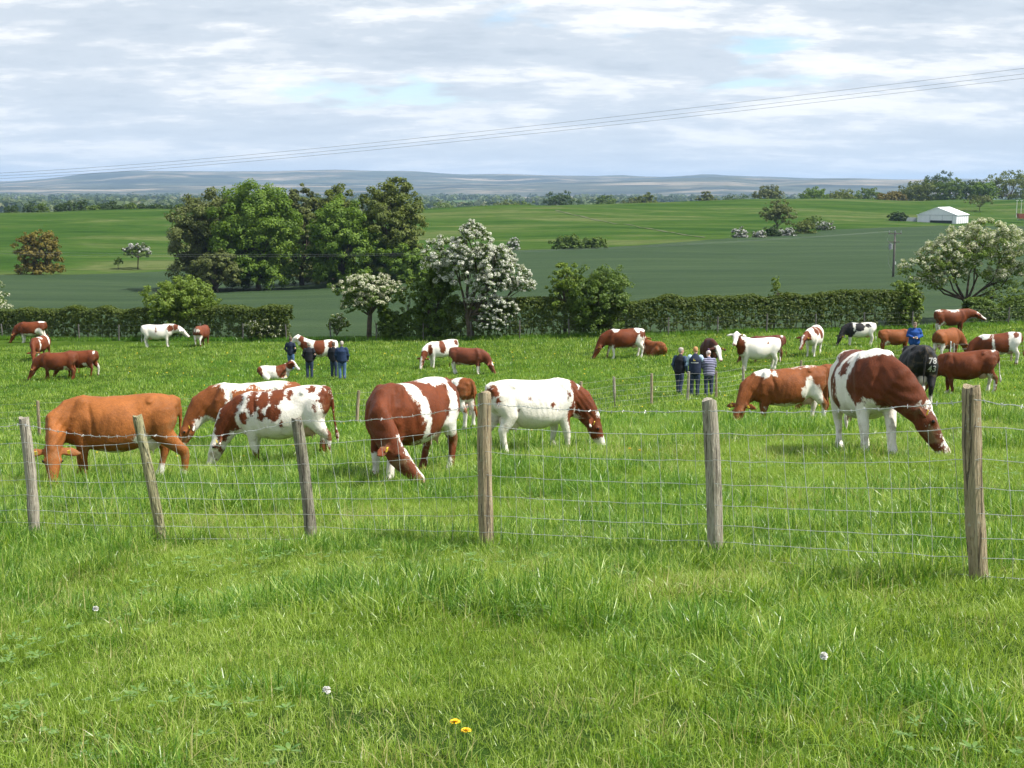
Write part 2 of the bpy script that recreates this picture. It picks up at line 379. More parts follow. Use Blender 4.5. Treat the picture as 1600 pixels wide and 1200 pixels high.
def hills():
    t = NT('moorland'); p = t.pos()
    a = t.noise(p, 0.0021, 7, 0.66, (0.7, 1, 1), 0.3); b = t.noise(p, 0.0034, 6, 0.65, (0.4, 1, 1), 0.2, (900, 200, 0))
    c = t.ramp(a, [(0.36, (0.02, 0.036, 0.026)), (0.47, (0.05, 0.065, 0.04)), (0.54, (0.12, 0.108, 0.075)), (0.64, (0.27, 0.225, 0.16))])  # palest moor tones also carry sunlit patches painted into the colour
    c = t.mix(t.ramp(b, [(0.52, 0.0), (0.55, 1.0)]), c, (0.012, 0.026, 0.02))
    t.color(c)
    us = np.linspace(-0.75, 0.75, 150)
    def ridge(name, y0, y1, us_px, vs_px, rough, seed):
        tt = np.linspace(0, 1, 30)
        U, T = np.meshgrid(us, tt, indexing='ij'); Y = y0 + (y1 - y0) * T
        top = (295 - np.interp(U * F + 800, us_px, vs_px)) / F * y1
        nz = (vnoise(U * 26, T * 4, seed) - 0.5) + 0.6 * (vnoise(U * 60, T * 9, seed + 1) - 0.5)
        prof = np.where(T < 0.85, np.sin(np.clip(T / 0.85, 0, 1) * math.pi / 2) ** 1.4, 1 - (T - 0.85) * 1.5)
        Z = CAMZ - 35 + (top + 33) * prof + rough * nz * np.minimum(1, T * 2.5)
        I = np.arange(U.size).reshape(U.shape)
        f = np.stack([I[:-1, :-1], I[1:, :-1], I[1:, 1:], I[:-1, 1:]], -1).reshape(-1, 4)
        obj(name, mesh_np(name, np.column_stack([(U * Y).ravel(), Y.ravel(), Z.ravel()]), f, t.m, True), kind='structure')
    ridge('hills', 5600, 9600, [-600, 0, 60, 150, 240, 340, 420, 560, 700, 820, 950, 1100, 1250, 1400, 1600, 2200],
          [284, 284, 281, 273, 268, 268, 271, 269, 273, 275, 277, 276, 279, 281, 281, 280], 16, 7)
    ridge('hills', 4300, 6800, [-600, 0, 200, 400, 600, 800, 950, 1050, 1130, 1200, 1300, 1400, 1500, 1600, 2200],
          [296, 293, 290, 288, 290, 287, 284, 280, 277, 281, 279, 281, 283, 282, 281], 10, 21)
hills()
# ------------------------------------------------------------------ trees, hedges and bushes
def leaf_quads(c, nrm, size, rng, aspect=0.62):
    n = len(c); nrm = nrm / (np.linalg.norm(nrm, axis=1, keepdims=True) + 1e-9)
    r = rng.normal(size=(n, 3)); a = np.cross(nrm, r); a /= np.linalg.norm(a, axis=1, keepdims=True) + 1e-9
    b = np.cross(nrm, a); s = np.asarray(size).reshape(-1, 1)
    fold = nrm * s * 0.18
    v = np.stack([c - a * s, c + b * s * aspect + fold, c + a * s, c - b * s * aspect + fold], 1).reshape(-1, 3)
    f = np.arange(4 * n).reshape(n, 4)
    return v, f
def clumps_on(lobes, per, rng, rel=(0.2, 0.34), low=-0.75):
    out = []
    for (cx, cy, cz, rx, ry, rz) in lobes:
        k = int(per)
        d = rng.normal(size=(k * 2, 3)); d /= np.linalg.norm(d, axis=1, keepdims=True); d = d[d[:, 2] > low][:k]
        rad = rng.uniform(0.72, 1.0, len(d))[:, None]
        c = np.array([cx, cy, cz]) + d * rad * np.array([rx, ry, rz]); s = rng.uniform(*rel, len(d)) * (rx + ry + rz) / 3
        out.append(np.column_stack([c, s, d]))
    return np.concatenate(out)
def leaves_in(cl, n, size, rng, squash=0.75, upbias=0.35):
    w = cl[:, 3] ** 2; i = rng.choice(len(cl), n, p=w / w.sum())
    d = rng.normal(size=(n, 3)); d /= np.linalg.norm(d, axis=1, keepdims=True)
    rad = rng.uniform(0.25, 1.0, n) ** 0.5
    c = cl[i, :3] + d * (rad * cl[i, 3])[:, None] * np.array([1, 1, squash])
    nrm = d * 0.7 + cl[i, 4:7] * 0.5 + rng.normal(size=(n, 3)) * 0.45 + np.array([0, 0, upbias])
    tone = np.clip(0.5 + 0.13 * rng.normal(size=n) + (vnoise(i * 7.31, i * 3.17, 5) - 0.5) * 0.35, 0, 1)
    sz = size * rng.uniform(0.6, 1.35, n)
    v, f = leaf_quads(c, nrm, sz, rng)
    return v, f, np.repeat(tone, 4)
BARK = plain('bark', (0.085, 0.065, 0.048), 0.95, vary=0.4, scale=3)
def limbs(mb, base, top_z, r0, targets, rng, fork=None, n=7, twigs=3):
    fork = fork if fork is not None else top_z
    lean = Vector((rng.normal() * 0.05, rng.normal() * 0.05, 0)) * top_z
    pts = [Vector((0, 0, -0.4)), Vector((0, 0, 0)), lean * 0.3 + Vector((0, 0, fork * 0.5)), lean + Vector((0, 0, fork))]
    mb.tube(pts, [r0 * 1.5, r0 * 1.2, r0 * 0.95, r0 * 0.8], n=n + 2)
    for t in targets:
        t = Vector(t); t.xy *= 0.85; a = pts[3].lerp(pts[2], rng.uniform(0, 0.5)); mid = a.lerp(t, 0.5) + Vector((rng.normal(), rng.normal(), rng.normal() * 0.3)) * 0.08 * (t - a).length
        mid.z -= 0.06 * (t - a).length
        mb.tube([a, mid, t], [r0 * 0.5, r0 * 0.3, r0 * 0.1], n=n)
        for k in range(twigs):
            e = t + Vector((rng.normal(), rng.normal(), rng.normal() * 0.7 + 0.3)) * 0.13 * (t - a).length
            b = mid.lerp(t, 0.2 + 0.3 * k); mb.tube([b, b.lerp(e, 0.5) + Vector((0, 0, 0.04 * (e - b).length)), e], [r0 * 0.2, r0 * 0.13, r0 * 0.05], n=5)
def auto_lobes(w, h, zb, n, rng, wob=0.22, top=0.55, full=0.8):
    out = []; R = w / 2; H = (h - zb) / 2; cz = zb + H
    for k in range(n):
        g = (k + 0.5) / n; ph = k * 2.39996 + rng.uniform(-0.4, 0.4); zc = 1 - 2 * g; rr = math.sqrt(max(0, 1 - zc * zc)) if zc > 0 else max(full, math.sqrt(max(0, 1 - zc * zc)))
        taper = 1.0 if zc < 0 else 1 - 0.25 * zc
        q = rng.uniform(0.34, 0.48)
        out.append((math.cos(ph) * rr * R * (1 - q) * taper * rng.uniform(1 - wob, 1 + wob * 0.5), math.sin(ph) * rr * R * (1 - q) * taper * rng.uniform(1 - wob, 1 + wob * 0.5),
                    cz + zc * H * (1 - q) * rng.uniform(1 - wob * 0.5, 1), R * q * 1.1, R * q * 1.1, H * q * top * 1.9))
    out.append((0, 0, cz, R * 0.6, R * 0.6, H * 0.65))
    if zb < 0.12 * h:                                                  # leaves sweeping down to the ground
        for k in range(6):
            ph = k * 1.047 + rng.uniform(-0.3, 0.3); out.append((math.cos(ph) * R * 0.52, math.sin(ph) * R * 0.52, h * rng.uniform(0.11, 0.2), R * 0.42, R * 0.42, h * 0.13))
    return out
TREE_N = [0]
def tree(name, label, cat, loc, h, w, mat, leaves, leaf, trunk_r=None, zb=0.18, nl=12, per=16, lobes=None, group=None, blossom=None, seed=None, fork=None, wob=0.22, rel=(0.2, 0.34), upbias=0.35, nlimb=None):
    TREE_N[0] += 1; rng = np.random.default_rng(seed if seed is not None else 100 + TREE_N[0])
    e = tag(empty(name, loc), label, cat, group)
    lobes = lobes or auto_lobes(w, h, zb * h, nl, rng, wob)
    mb = MB(); r0 = trunk_r or h * 0.022
    tg = [l[:3] for l in lobes[:nlimb]]
    farther = leaf >= 0.2 and leaves < 6000
    limbs(mb, None, h * 0.6, r0, tg, rng, fork or h * max(0.16, zb * 1.3), 4 if farther else 7, 1 if farther else 3)
    mb.build('trunk', BARK, e, True)
    cl = clumps_on(lobes, per, rng, rel)
    v, f, tone = leaves_in(cl, leaves, leaf, rng, upbias=upbias)
    obj('crown', mesh_np('crown', v, f, mat, attrs={'rnd': tone}), e)
    if blossom:
        bm, frac, bsize, cond = blossom
        up = cl[cond(cl)] if cond else cl
        b = up.copy(); b[:, :3] += up[:, 4:7] * up[:, 3:4] * 0.35; b[:, 3] *= 0.95
        v, f, tone = leaves_in(b, int(leaves * frac), bsize, rng, upbias=0.8)
        obj('blossom', mesh_np('blossom', v, f, bm, attrs={'rnd': tone}), e)
    return e
G_beech = leafy('fresh_beech_leaves', [(0.1, (0.057, 0.109, 0.009)), (0.5, (0.104, 0.181, 0.014)), (0.9, (0.177, 0.253, 0.024))])
G_bronze = leafy('bronze_young_leaves', [(0.1, (0.058, 0.075, 0.018)), (0.5, (0.105, 0.124, 0.030)), (0.9, (0.152, 0.193, 0.040))], 0.2)
G_olive = leafy('olive_oak_leaves', [(0.1, (0.059, 0.088, 0.013)), (0.5, (0.111, 0.143, 0.022)), (0.9, (0.175, 0.202, 0.032))])
G_haw = leafy('hawthorn_leaves', [(0.1, (0.044, 0.085, 0.013)), (0.5, (0.091, 0.146, 0.020)), (0.9, (0.151, 0.218, 0.033))])
G_hedge = leafy('clipped_hedge_leaves', [(0.1, (0.030, 0.058, 0.008)), (0.5, (0.072, 0.107, 0.014)), (0.9, (0.134, 0.162, 0.022))])
G_light = leafy('light_green_leaves', [(0.1, (0.073, 0.121, 0.015)), (0.5, (0.136, 0.203, 0.025)), (0.9, (0.222, 0.282, 0.045))])
G_dark = leafy('dark_green_leaves', [(0.1, (0.025, 0.052, 0.013)), (0.5, (0.047, 0.086, 0.019)), (0.9, (0.079, 0.125, 0.029))])
G_rust = leafy('rusty_young_leaves', [(0.1, (0.080, 0.069, 0.011)), (0.5, (0.154, 0.123, 0.017)), (0.9, (0.224, 0.185, 0.029))])
W_may = leafy('may_blossom', [(0.1, (0.55, 0.55, 0.47)), (0.5, (0.74, 0.73, 0.66)), (0.9, (0.85, 0.84, 0.80))], 0.25, gain=1.0)
W_cream = leafy('cream_blossom', [(0.1, (0.42, 0.42, 0.27)), (0.5, (0.62, 0.61, 0.45)), (0.9, (0.78, 0.77, 0.64))], 0.25, gain=1.0)
W_grey = leafy('far_pale_blossom', [(0.1, (0.28, 0.28, 0.26)), (0.5, (0.42, 0.42, 0.41)), (0.9, (0.6, 0.6, 0.58))], 0.2, gain=1.0)

def span(u0, u1, vtop, vbase, Y=None, up=0.0):                        # footing, height and width from the photograph's outline
    um = (u0 + u1) / 2
    if Y is None: p = P(um, vbase)
    else: q = at_y(um, vbase, Y); p = Vector((q.x, Y, gz(q.x, Y)))
    h = at_y(um, vtop, p.y).z - p.z
    return p, h, (u1 - u0) * mpp(p.y)
# the clump standing in the crop
CL = 'tall trees of the clump in the crop'
def ct(name, label, u0, u1, vt, Y, mat, n, leaf, **k):
    um = (u0 + u1) / 2; x = at_y(um, 400, Y).x; z = gz(x, Y); h = at_y(um, vt, Y).z - z
    return tree(name, label, 'tree', Vector((x, Y, z)), h, (u1 - u0) * mpp(Y) * 1.16, mat, int(n * 2.7), leaf * 0.73, group=CL, **k)
ct('bronze_tree', 'bronze-brown tree at the outer end of the clump nearest the lone rusty tree', 268, 400, 290, 200, G_bronze, 15000, 0.26, zb=0.08, nl=15, per=20, seed=11)
ct('beech_tree', 'tall bright green tree with a domed top, biggest of the clump', 338, 466, 269, 196, G_beech, 17000, 0.27, zb=0.04, nl=18, per=22, seed=12)
ct('bronze_tree', 'small brownish tree tucked under the tall domed green tree', 306, 372, 386, 189, G_bronze, 5200, 0.22, zb=0.12, nl=9, per=16, seed=13)
ct('oak_tree', 'sparse brownish tree with bare twigs at the top, in the middle of the clump', 436, 506, 281, 207, G_bronze, 9000, 0.26, zb=0.08, nl=13, per=16, seed=14, rel=(.16, .3))
ct('oak_tree', 'open-crowned olive oak rising behind the conical green tree', 484, 562, 278, 210, G_olive, 10000, 0.27, zb=0.1, nl=13, per=16, seed=15)
ct('beech_tree', 'conical bright green tree in the middle of the clump with leaves to the ground', 482, 584, 300, 195, G_beech, 13000, 0.26, zb=0.03, nl=16, per=20, seed=16)
ct('oak_tree', 'yellowish olive oak at the end of the clump towards the big white hawthorn', 560, 662, 272, 200, G_olive, 11500, 0.27, zb=0.1, nl=15, per=18, seed=17)
ct('beech_tree', 'low green tree filling the foot of the clump below the olive oak', 575, 668, 372, 198, G_beech, 8000, 0.25, zb=0.03, nl=11, per=18, seed=18)
# lone trees of the far pasture
def lone(name, label, cat, u0, u1, vt, vb, mat, n, leaf, Y=None, **k):
    p, h, w = span(u0, u1, vt, vb, Y); return tree(name, label, cat, p, h, w * 1.12, mat, int(n * 1.6), leaf * 0.9, **k)
lone('rusty_tree', 'lone rounded rusty-orange tree in the far pasture', 'tree', 27, 98, 356, 431, G_rust, 5200, 0.24, zb=0.1, nl=11, per=16, seed=21)
lone('thorn_tree', 'small forked thorn tree with greyish blossom in the far pasture', 'tree', 191, 240, 377, 421, G_haw, 1300, 0.2, zb=0.35, nl=7, per=10, seed=22, blossom=(W_grey, 0.5, 0.2, lambda c: c[:, 6] > 0.1))
lone('thorn_bush', 'tiny thorn bush beside the forked thorn tree', 'bush', 178, 192, 401, 421, G_haw, 350, 0.18, zb=0.25, nl=5, per=8, seed=23)
lone('gorse_bush', 'wide low green bush on the pasture bank above the crop', 'bush', 862, 912, 365, 391, G_haw, 2600, 0.22, zb=0.02, nl=9, per=12, seed=24)
lone('gorse_bush', 'smaller green bush joined to the wide low bush on the bank', 'bush', 905, 950, 369, 389, G_haw, 2200, 0.22, zb=0.02, nl=8, per=12, seed=25)
lone('blossom_bush', 'small greyish blossoming bush peeping out behind the big white hawthorn', 'bush', 792, 812, 370, 392, G_haw, 500, 0.2, zb=0.05, nl=6, per=8, seed=26, blossom=(W_grey, 0.9, 0.2, None))
lone('brown_tree', 'leaning brownish tree standing among the bushes on the far bank', 'tree', 1186, 1240, 310, 366, G_bronze, 2000, 0.28, zb=0.2, nl=9, per=12, seed=27)
for i, (u0, u1, vt, vb, lab) in enumerate([(1142, 1171, 354, 373, 'pale blossoming bush at the end of the bank bushes nearest the track'), (1174, 1198, 359, 373, 'small pale blossoming bush below the brown tree'), (1215, 1243, 355, 370, 'pale blossoming bush beside the foot of the brown tree'), (1272, 1306, 345, 359, 'pale bush at the barn end of the bank bushes')]):
    lone('blossom_bush', lab, 'bush', u0, u1, vt, vb, G_haw, 900, 0.24, zb=0.03, nl=7, per=10, seed=30 + i, blossom=(W_grey, 0.8 if i < 3 else 0.35, 0.24, None), group='blossoming bushes on the far bank')
for i, (u0, u1, vt, vb, lab) in enumerate([(1192, 1222, 351, 371, 'dark green bush between two blossoming bushes'), (1236, 1276, 343, 366, 'olive bush in the row on the far bank'), (1250, 1290, 336, 356, 'greyish bush higher up the far bank')]):
    lone('bank_bush', lab, 'bush', u0, u1, vt, vb, [G_dark, G_olive, G_haw][i], 1100, 0.25, zb=0.03, nl=7, per=10, seed=36 + i)
lone('dark_bush', 'dark round bush beside the low wall of the white barn', 'bush', 1389, 1417, 330, 353, G_dark, 1500, 0.3, Y=428, zb=0.03, nl=8, per=11, seed=41)
lone('bare_tree', 'thin brownish tree with few leaves behind the white barn', 'tree', 1508, 1552, 303, 336, G_bronze, 900, 0.3, Y=500, zb=0.25, nl=8, per=10, seed=42)
# skyline
SK = 'trees along the skyline'
sky_trees = [(852, 897, 296, 700, G_dark, 'round dark green tree alone on the skyline above the pasture track'),
 (1092, 1116, 297, 760, G_bronze, 'small brownish skyline tree near the middle of the ridge'), (1116, 1172, 299, 770, G_dark, 'broad dark green skyline tree beside the small brownish one'),
 (1182, 1222, 288, 640, G_bronze, 'rounded brown skyline tree above the leaning brown tree'), (1254, 1292, 290, 660, G_beech, 'fresh green tree on the ridge next along from the rounded brown one'),
 (1288, 1340, 296, 665, G_olive, 'yellowish tree on the ridge beside the fresh green one'), (1336, 1378, 292, 680, G_haw, 'mid-green tree on the ridge before the yellowish low tree'),
 (1372, 1412, 297, 660, G_rust, 'low yellowish tree on the ridge directly above the dark bush'), (1404, 1446, 286, 690, G_bronze, 'bronze tree on the ridge left of the big dark crown'),
 (1420, 1462, 279, 660, G_olive, 'olive tree on the ridge in front of the big dark crown'), (1444, 1492, 267, 690, G_dark, 'big dark domed tree, the highest in the ridge wood'),
 (1464, 1506, 276, 655, G_haw, 'green tree overlapping the big dark dome on its barn side'), (1500, 1542, 279, 670, G_dark, 'dark tree in the gap of the ridge wood above the barn'),
 (1520, 1556, 282, 650, G_beech, 'bright green tree above the barn roof on the ridge'), (1548, 1604, 262, 660, G_olive, 'large olive-brown tree at the picture edge on the ridge'),
 (1590, 1650, 270, 690, G_dark, 'dark ridge tree cut off by the picture edge'), (768, 812, 309, 720, G_olive, 'low yellowish tree on the skyline beside the lone round dark one'),
 (800, 842, 311, 730, G_haw, 'low green tree next to the low yellowish skyline tree'), (930, 962, 303, 740, G_haw, 'small green tree right of the round dark one on the skyline'),
 (968, 1004, 306, 760, G_bronze, 'low brown tree among the small skyline trees'), (995, 1024, 300, 745, G_olive, 'small olive tree standing up among the low skyline trees'), (660, 712, 312, 720, G_haw, 'low green tree on the skyline just past the clump')]
for i, (u0, u1, vt, Y, mat, lab) in enumerate(sky_trees):
    um = (u0 + u1) / 2; x = at_y(um, 300, Y).x; z = gz(x, Y); h = at_y(um, vt, Y).z - z
    zb = max(0.1, 1 - (u1 - u0) * mpp(Y) * 1.0 / h)
    tree('skyline_tree', lab, 'tree', (x, Y, z), h, (u1 - u0) * mpp(Y) * 1.38, mat, 4000, 0.43, zb=min(zb, 0.4), nl=10, per=12, group=SK, seed=60 + i)
rowl = [(18, 319), (46, 315), (66, 316), (92, 318), (108, 313), (128, 311), (146, 320), (160, 316), (172, 313), (186, 320), (204, 317), (222, 318), (244, 318), (262, 320), (280, 318)]
rng = np.random.default_rng(5)
words_ = ['first', 'second', 'third', 'fourth', 'fifth', 'sixth', 'seventh', 'eighth', 'ninth', 'tenth', 'eleventh', 'twelfth', 'thirteenth', 'fourteenth', 'fifteenth']
for i, (u, vt) in enumerate(rowl):
    Y = 452 + rng.uniform(-5, 5); x = at_y(u, 320, Y).x; z = gz(x, Y); h = at_y(u, vt, Y).z - z
    tree('hedgerow_tree', words_[i] + ' tree from the picture edge in the dark hedgerow behind the far pasture', 'tree', (x, Y, z), h, rng.uniform(20, 30) * mpp(Y), [G_dark, G_dark, G_haw, G_dark][i % 4], 1100, 0.26, zb=0.02, nl=7, per=10, group='hedgerow trees behind the far pasture', seed=90 + i)
# far woodland in the valley: nobody could count it
def woodland():
    rng = np.random.default_rng(8); C, S_ = [], []
    n = 6500
    Y = np.exp(rng.uniform(math.log(1500), math.log(5600), n)); U = rng.uniform(-0.56, 0.56, n)
    keep = vnoise(U * 26 + 3, Y / 330, 9) > 0.40; Y, U = Y[keep], U[keep]; X = U * Y
    Z = ground(X, Y); h = rng.uniform(8, 19, len(Y)); V, Fc, T = [], [], []
    k = 17; m = len(Y)
    d = rng.normal(size=(m * k, 3)); d /= np.linalg.norm(d, axis=1, keepdims=True); d[:, 2] = np.abs(d[:, 2]) * 1.1 - 0.25
    hh = np.repeat(h, k); c = np.repeat(np.column_stack([X, Y, Z + h * 0.42]), k, 0) + d * (hh * 0.52)[:, None] * np.array([1.15, 1.15, 1.0])
    v, f = leaf_quads(c, d + rng.normal(size=d.shape) * 0.3, hh * rng.uniform(0.2, 0.36, m * k), rng, 0.8)
    tone = np.repeat(np.clip(rng.uniform(0, 1, m), 0, 1), k) * 0.8 + rng.uniform(0, 0.2, m * k)
    mat = leafy('valley_wood_leaves', [(0.1, (0.03, 0.055, 0.018)), (0.5, (0.06, 0.095, 0.025)), (0.75, (0.10, 0.14, 0.035)), (0.95, (0.17, 0.17, 0.09))])
    o = obj('valley_woodland', mesh_np('valley_woodland', v, f, mat, attrs={'rnd': np.repeat(tone, 4)}), kind='stuff')
    tag(o, 'hazy woods and field trees filling the far valley', 'woodland')
woodland()

# the clipped hedge along the bottom of the field
HY = lambda x: float(np.interp(x, [-60, -40, -20, -8, 0, 10, 30, 50], [98, 94, 87.5, 83.5, 82, 81, 82, 84]))
HX = lambda u: next((x for x in np.arange(-60, 60, 0.05) if x / HY(x) * F + 800 >= u), 60.0)
def hedge(name, label, u0, u1, h, w, n, mat, seed, gap=0.0, top_noise=0.12, parent_group=None):
    rng = np.random.default_rng(seed); x0, x1 = HX(u0), HX(u1); Lx = x1 - x0; xc = (x0 + x1) / 2
    base = Vector((xc, HY(xc), gz(xc, HY(xc)))); e = tag(empty(name, base), label, 'hedge', parent_group)
    nc = int(Lx * 260); x = rng.uniform(x0, x1, nc); s = rng.uniform(0, 1, nc)
    ht = h * (1 + top_noise * 2 * (vnoise(x * 0.8, x * 0.1, seed) - 0.5)); wt = w * (1 + 0.3 * (vnoise(x * 0.6, x * 0.2, seed + 3) - 0.5))
    # walk round the rounded-box outline: front face, top, back face
    per = 2 * ht + wt; q = s * (1.35 * ht + wt)
    yy = np.where(q < ht, -wt / 2, np.where(q < ht + wt, q - ht - wt / 2, wt / 2)); zz = np.where(q < ht, q, np.where(q < ht + wt, ht, per - q))
    rnd_c = np.clip((zz / ht - 0.8) / 0.2, 0, 1); yy = yy * (1 - 0.16 * rnd_c * (np.abs(yy) > wt * 0.3))
    keep = (zz > h * rng.uniform(0.05, 0.5, nc)); x, yy, zz, ht = x[keep], yy[keep], zz[keep], ht[keep]
    Yb = np.array([HY(a) for a in x]); d = np.column_stack([np.zeros(len(x)), np.sign(yy) * (zz < ht * 0.97), (zz > ht * 0.9) * 1.0]) + 1e-3
    cl = np.column_stack([x - base.x, Yb + yy - base.y, ground(x, Yb) + zz - base.z, rng.uniform(0.10, 0.19, len(x)), d])
    v, f, tone = leaves_in(cl, int(n * 2.0), 0.070, rng, 0.8)
    obj('foliage', mesh_np('foliage', v, f, mat, attrs={'rnd': tone}), e)
    m = MB()
    for k in range(int(Lx * 2.6)):
        x = x0 + Lx * (k + rng.uniform(0, 1)) / (Lx * 2.6); y = HY(x) + rng.normal() * w * 0.15; z = gz(x, y) - base.z
        a = Vector((x - base.x, y - base.y, z - 0.1)); b = a + Vector((rng.normal() * 0.15, rng.normal() * 0.1, h * rng.uniform(0.6, 0.85)))
        m.tube([a, a.lerp(b, 0.5) + Vector((rng.normal() * 0.06, rng.normal() * 0.06, 0)), b], [0.035, 0.028, 0.012], n=5)
        for j in range(3):
            c = a.lerp(b, rng.uniform(0.15, 0.8)); g = c + Vector((rng.normal() * 0.4, rng.normal() * 0.25, rng.uniform(0.1, 0.5))); m.tube([c, g], [0.014, 0.007], n=4, cap=False)
    m.build('stems', BARK, e)
    return e
hedge('hedge', 'long clipped hedge behind the white cow that faces the leafy bush', -40, 452, 2.1, 1.5, 34000, G_hedge, 51)
hedge('hedge', 'long clipped hedge from the big white hawthorn to the blue-jacketed person', 700, 1436, 2.25, 1.7, 46000, G_hedge, 52)
hedge('hedge', 'short uneven hedge behind the red cow standing under the spreading hawthorn', 1512, 1680, 1.5, 1.4, 11000, G_haw, 53, top_noise=0.3)
hedge('hedge', 'thin gappy hedge below the smaller white hawthorn', 590, 702, 1.7, 1.2, 6500, G_haw, 54, top_noise=0.35)
def on_hedge(name, label, cat, u0, u1, vt, mat, n, leaf, dy=0.0, **k):
    um = (u0 + u1) / 2; x = HX(um); y = HY(x) + dy; p = Vector((at_y(um, 500, y).x, y, 0)); p.z = gz(p.x, y)
    return tree(name, label, cat, p, at_y(um, vt, y).z - p.z, (u1 - u0) * mpp(y) * 1.1, mat, int(n * 1.7), leaf * 0.95, **k)
upper = lambda c: c[:, 6] > -0.25
on_hedge('leafy_bush', 'bushy green tree growing out of the hedge behind the red cow seen from the rear', 'tree', 224, 341, 428, G_light, 9500, 0.085, 0.9, zb=0.2, nl=16, per=22, seed=71, rel=(.14, .3))
on_hedge('blossom_bush', 'cream-flowered end of the hedge beside the gap', 'bush', 385, 452, 487, G_hedge, 4200, 0.065, -0.3, zb=0.02, nl=9, per=16, seed=72, blossom=(W_cream, 0.16, 0.05, upper))
on_hedge('blossom_bush', 'small flowering bush alone in the hedge gap', 'bush', 508, 545, 486, G_light, 1500, 0.065, 0.5, zb=0.12, nl=7, per=12, seed=73, blossom=(W_cream, 0.22, 0.05, upper))
on_hedge('hawthorn_tree', 'smaller hawthorn with a flat spreading white-flowered top', 'tree', 520, 632, 424, G_haw, 8500, 0.075, -0.8, zb=0.36, nl=13, per=50, seed=74, trunk_r=0.17, rel=(.08, .2), blossom=(W_cream, 1.3, 0.04, lambda c: (c[:, 6] > 0.05) & (c[:, 2] > 1.9)))
hb_lobes = [(-1.4, -.2, 5.3, 1.5, 1.3, 1.15), (0.1, -.4, 5.9, 1.25, 1.2, 1.2), (1.2, -.2, 4.9, 1.4, 1.2, 1.05), (2.6, -.2, 4.0, 1.1, 1.0, .8), (3.3, 0, 3.5, .7, .8, .45), (-0.3, .3, 4.4, 1.9, 1.4, 1.2), (1.5, -.7, 3.7, 1.2, .9, .7), (1.9, -.8, 2.0, 1.0, .8, .75), (1.4, -.8, 1.2, .9, .7, .6), (.7, -.4, 2.6, .9, .8, .7), (.1, -.4, 6.9, .55, .6, .6), (2.0, 0, 5.3, .6, .6, .6)]
hb_lobes = [(x, y, z, a * 1.2, b * 1.2, c * 1.22) for x, y, z, a, b, c in hb_lobes]
on_hedge('hawthorn_tree', 'big hawthorn white with blossom, tallest tree on the hedge line', 'tree', 650, 822, 343, G_haw, 15000, 0.075, -0.9, lobes=hb_lobes, per=110, seed=75, trunk_r=0.24, fork=1.6, rel=(.07, .17), blossom=(W_may, 2.6, 0.036, lambda c: c[:, 6] > -0.55))
on_hedge('holly_tree', 'dark green unflowered thorn tree leaning against the big white hawthorn', 'tree', 644, 716, 398, G_haw, 9000, 0.08, -0.3, zb=0.1, nl=12, per=18, seed=76)
on_hedge('elder_bush', 'light green bush with loose upright shoots above the hedge', 'bush', 850, 916, 402, G_light, 2400, 0.085, 0.0, zb=0.3, nl=9, per=13, seed=77, rel=(.13, .3))
on_hedge('elder_bush', 'rounded leafy green bush standing above the hedge behind the grazing cow', 'bush', 885, 990, 408, G_haw, 9500, 0.08, -0.2, zb=0.1, nl=13, per=18, seed=78)
on_hedge('sapling', 'thin sapling with yellow-green leaves rising from the hedge', 'sapling', 1199, 1221, 425, G_light, 260, 0.07, 0.0, zb=0.5, nl=5, per=6, seed=79, trunk_r=0.03)
on_hedge('sapling', 'slender yellow-green sapling between the two white hawthorns', 'sapling', 626, 650, 428, G_light, 420, 0.07, 0.2, zb=0.4, nl=6, per=6, seed=80, trunk_r=0.03)
on_hedge('ash_bush', 'bright leafy bush at the foot of the electricity pole', 'bush', 1386, 1438, 428, G_light, 3300, 0.085, -0.2, zb=0.1, nl=9, per=14, seed=81)
rh = [(-3.0, 0, 3.6, 1.3, 1.3, .55), (-1.6, -.2, 4.4, 1.5, 1.4, .8), (0, -.3, 5.2, 1.7, 1.5, .9), (1.6, 0, 5.5, 1.7, 1.6, .95), (3.2, 0, 4.9, 1.7, 1.6, .9), (4.2, 0, 3.9, 1.3, 1.4, .8), (-2.4, .2, 2.7, 1.2, 1.2, .5), (1.0, .5, 3.9, 2.2, 1.6, 1.0), (3.2, .2, 3.0, 1.6, 1.4, .7), (-1.4, -.6, 3.2, 1.3, 1.0, .6), (2.4, -.8, 1.9, 1.3, 1.0, .5), (-0.5, .9, 4.2, 1.8, 1.2, .9)]
rh = [(x, y, z, a * 1.15, b * 1.2, c * 1.35) for x, y, z, a, b, c in rh]
on_hedge('hawthorn_tree', 'wide spreading hawthorn with cream blossom at the picture edge', 'tree', 1430, 1575, 334, G_light, 15000, 0.07, 2.6, lobes=rh, per=110, seed=82, trunk_r=0.19, fork=1.5, rel=(.07, .17), upbias=0.8, blossom=(W_cream, 1.3, 0.042, lambda c: (c[:, 6] > 0.0) & (c[:, 2] > 2.6)))
on_hedge('hawthorn_tree', 'hawthorn sliver with cream blossom cut off by the picture edge above the long hedge', 'tree', -60, 13, 424, G_haw, 3200, 0.08, 6.0, zb=0.1, nl=9, per=16, seed=83, blossom=(W_cream, 0.7, 0.07, None))
on_hedge('thorn_bush', 'low dark thorn bush at the trunk of the smaller hawthorn', 'bush', 592, 640, 478, G_haw, 3000, 0.07, -0.5, zb=0.03, nl=8, per=14, seed=84)
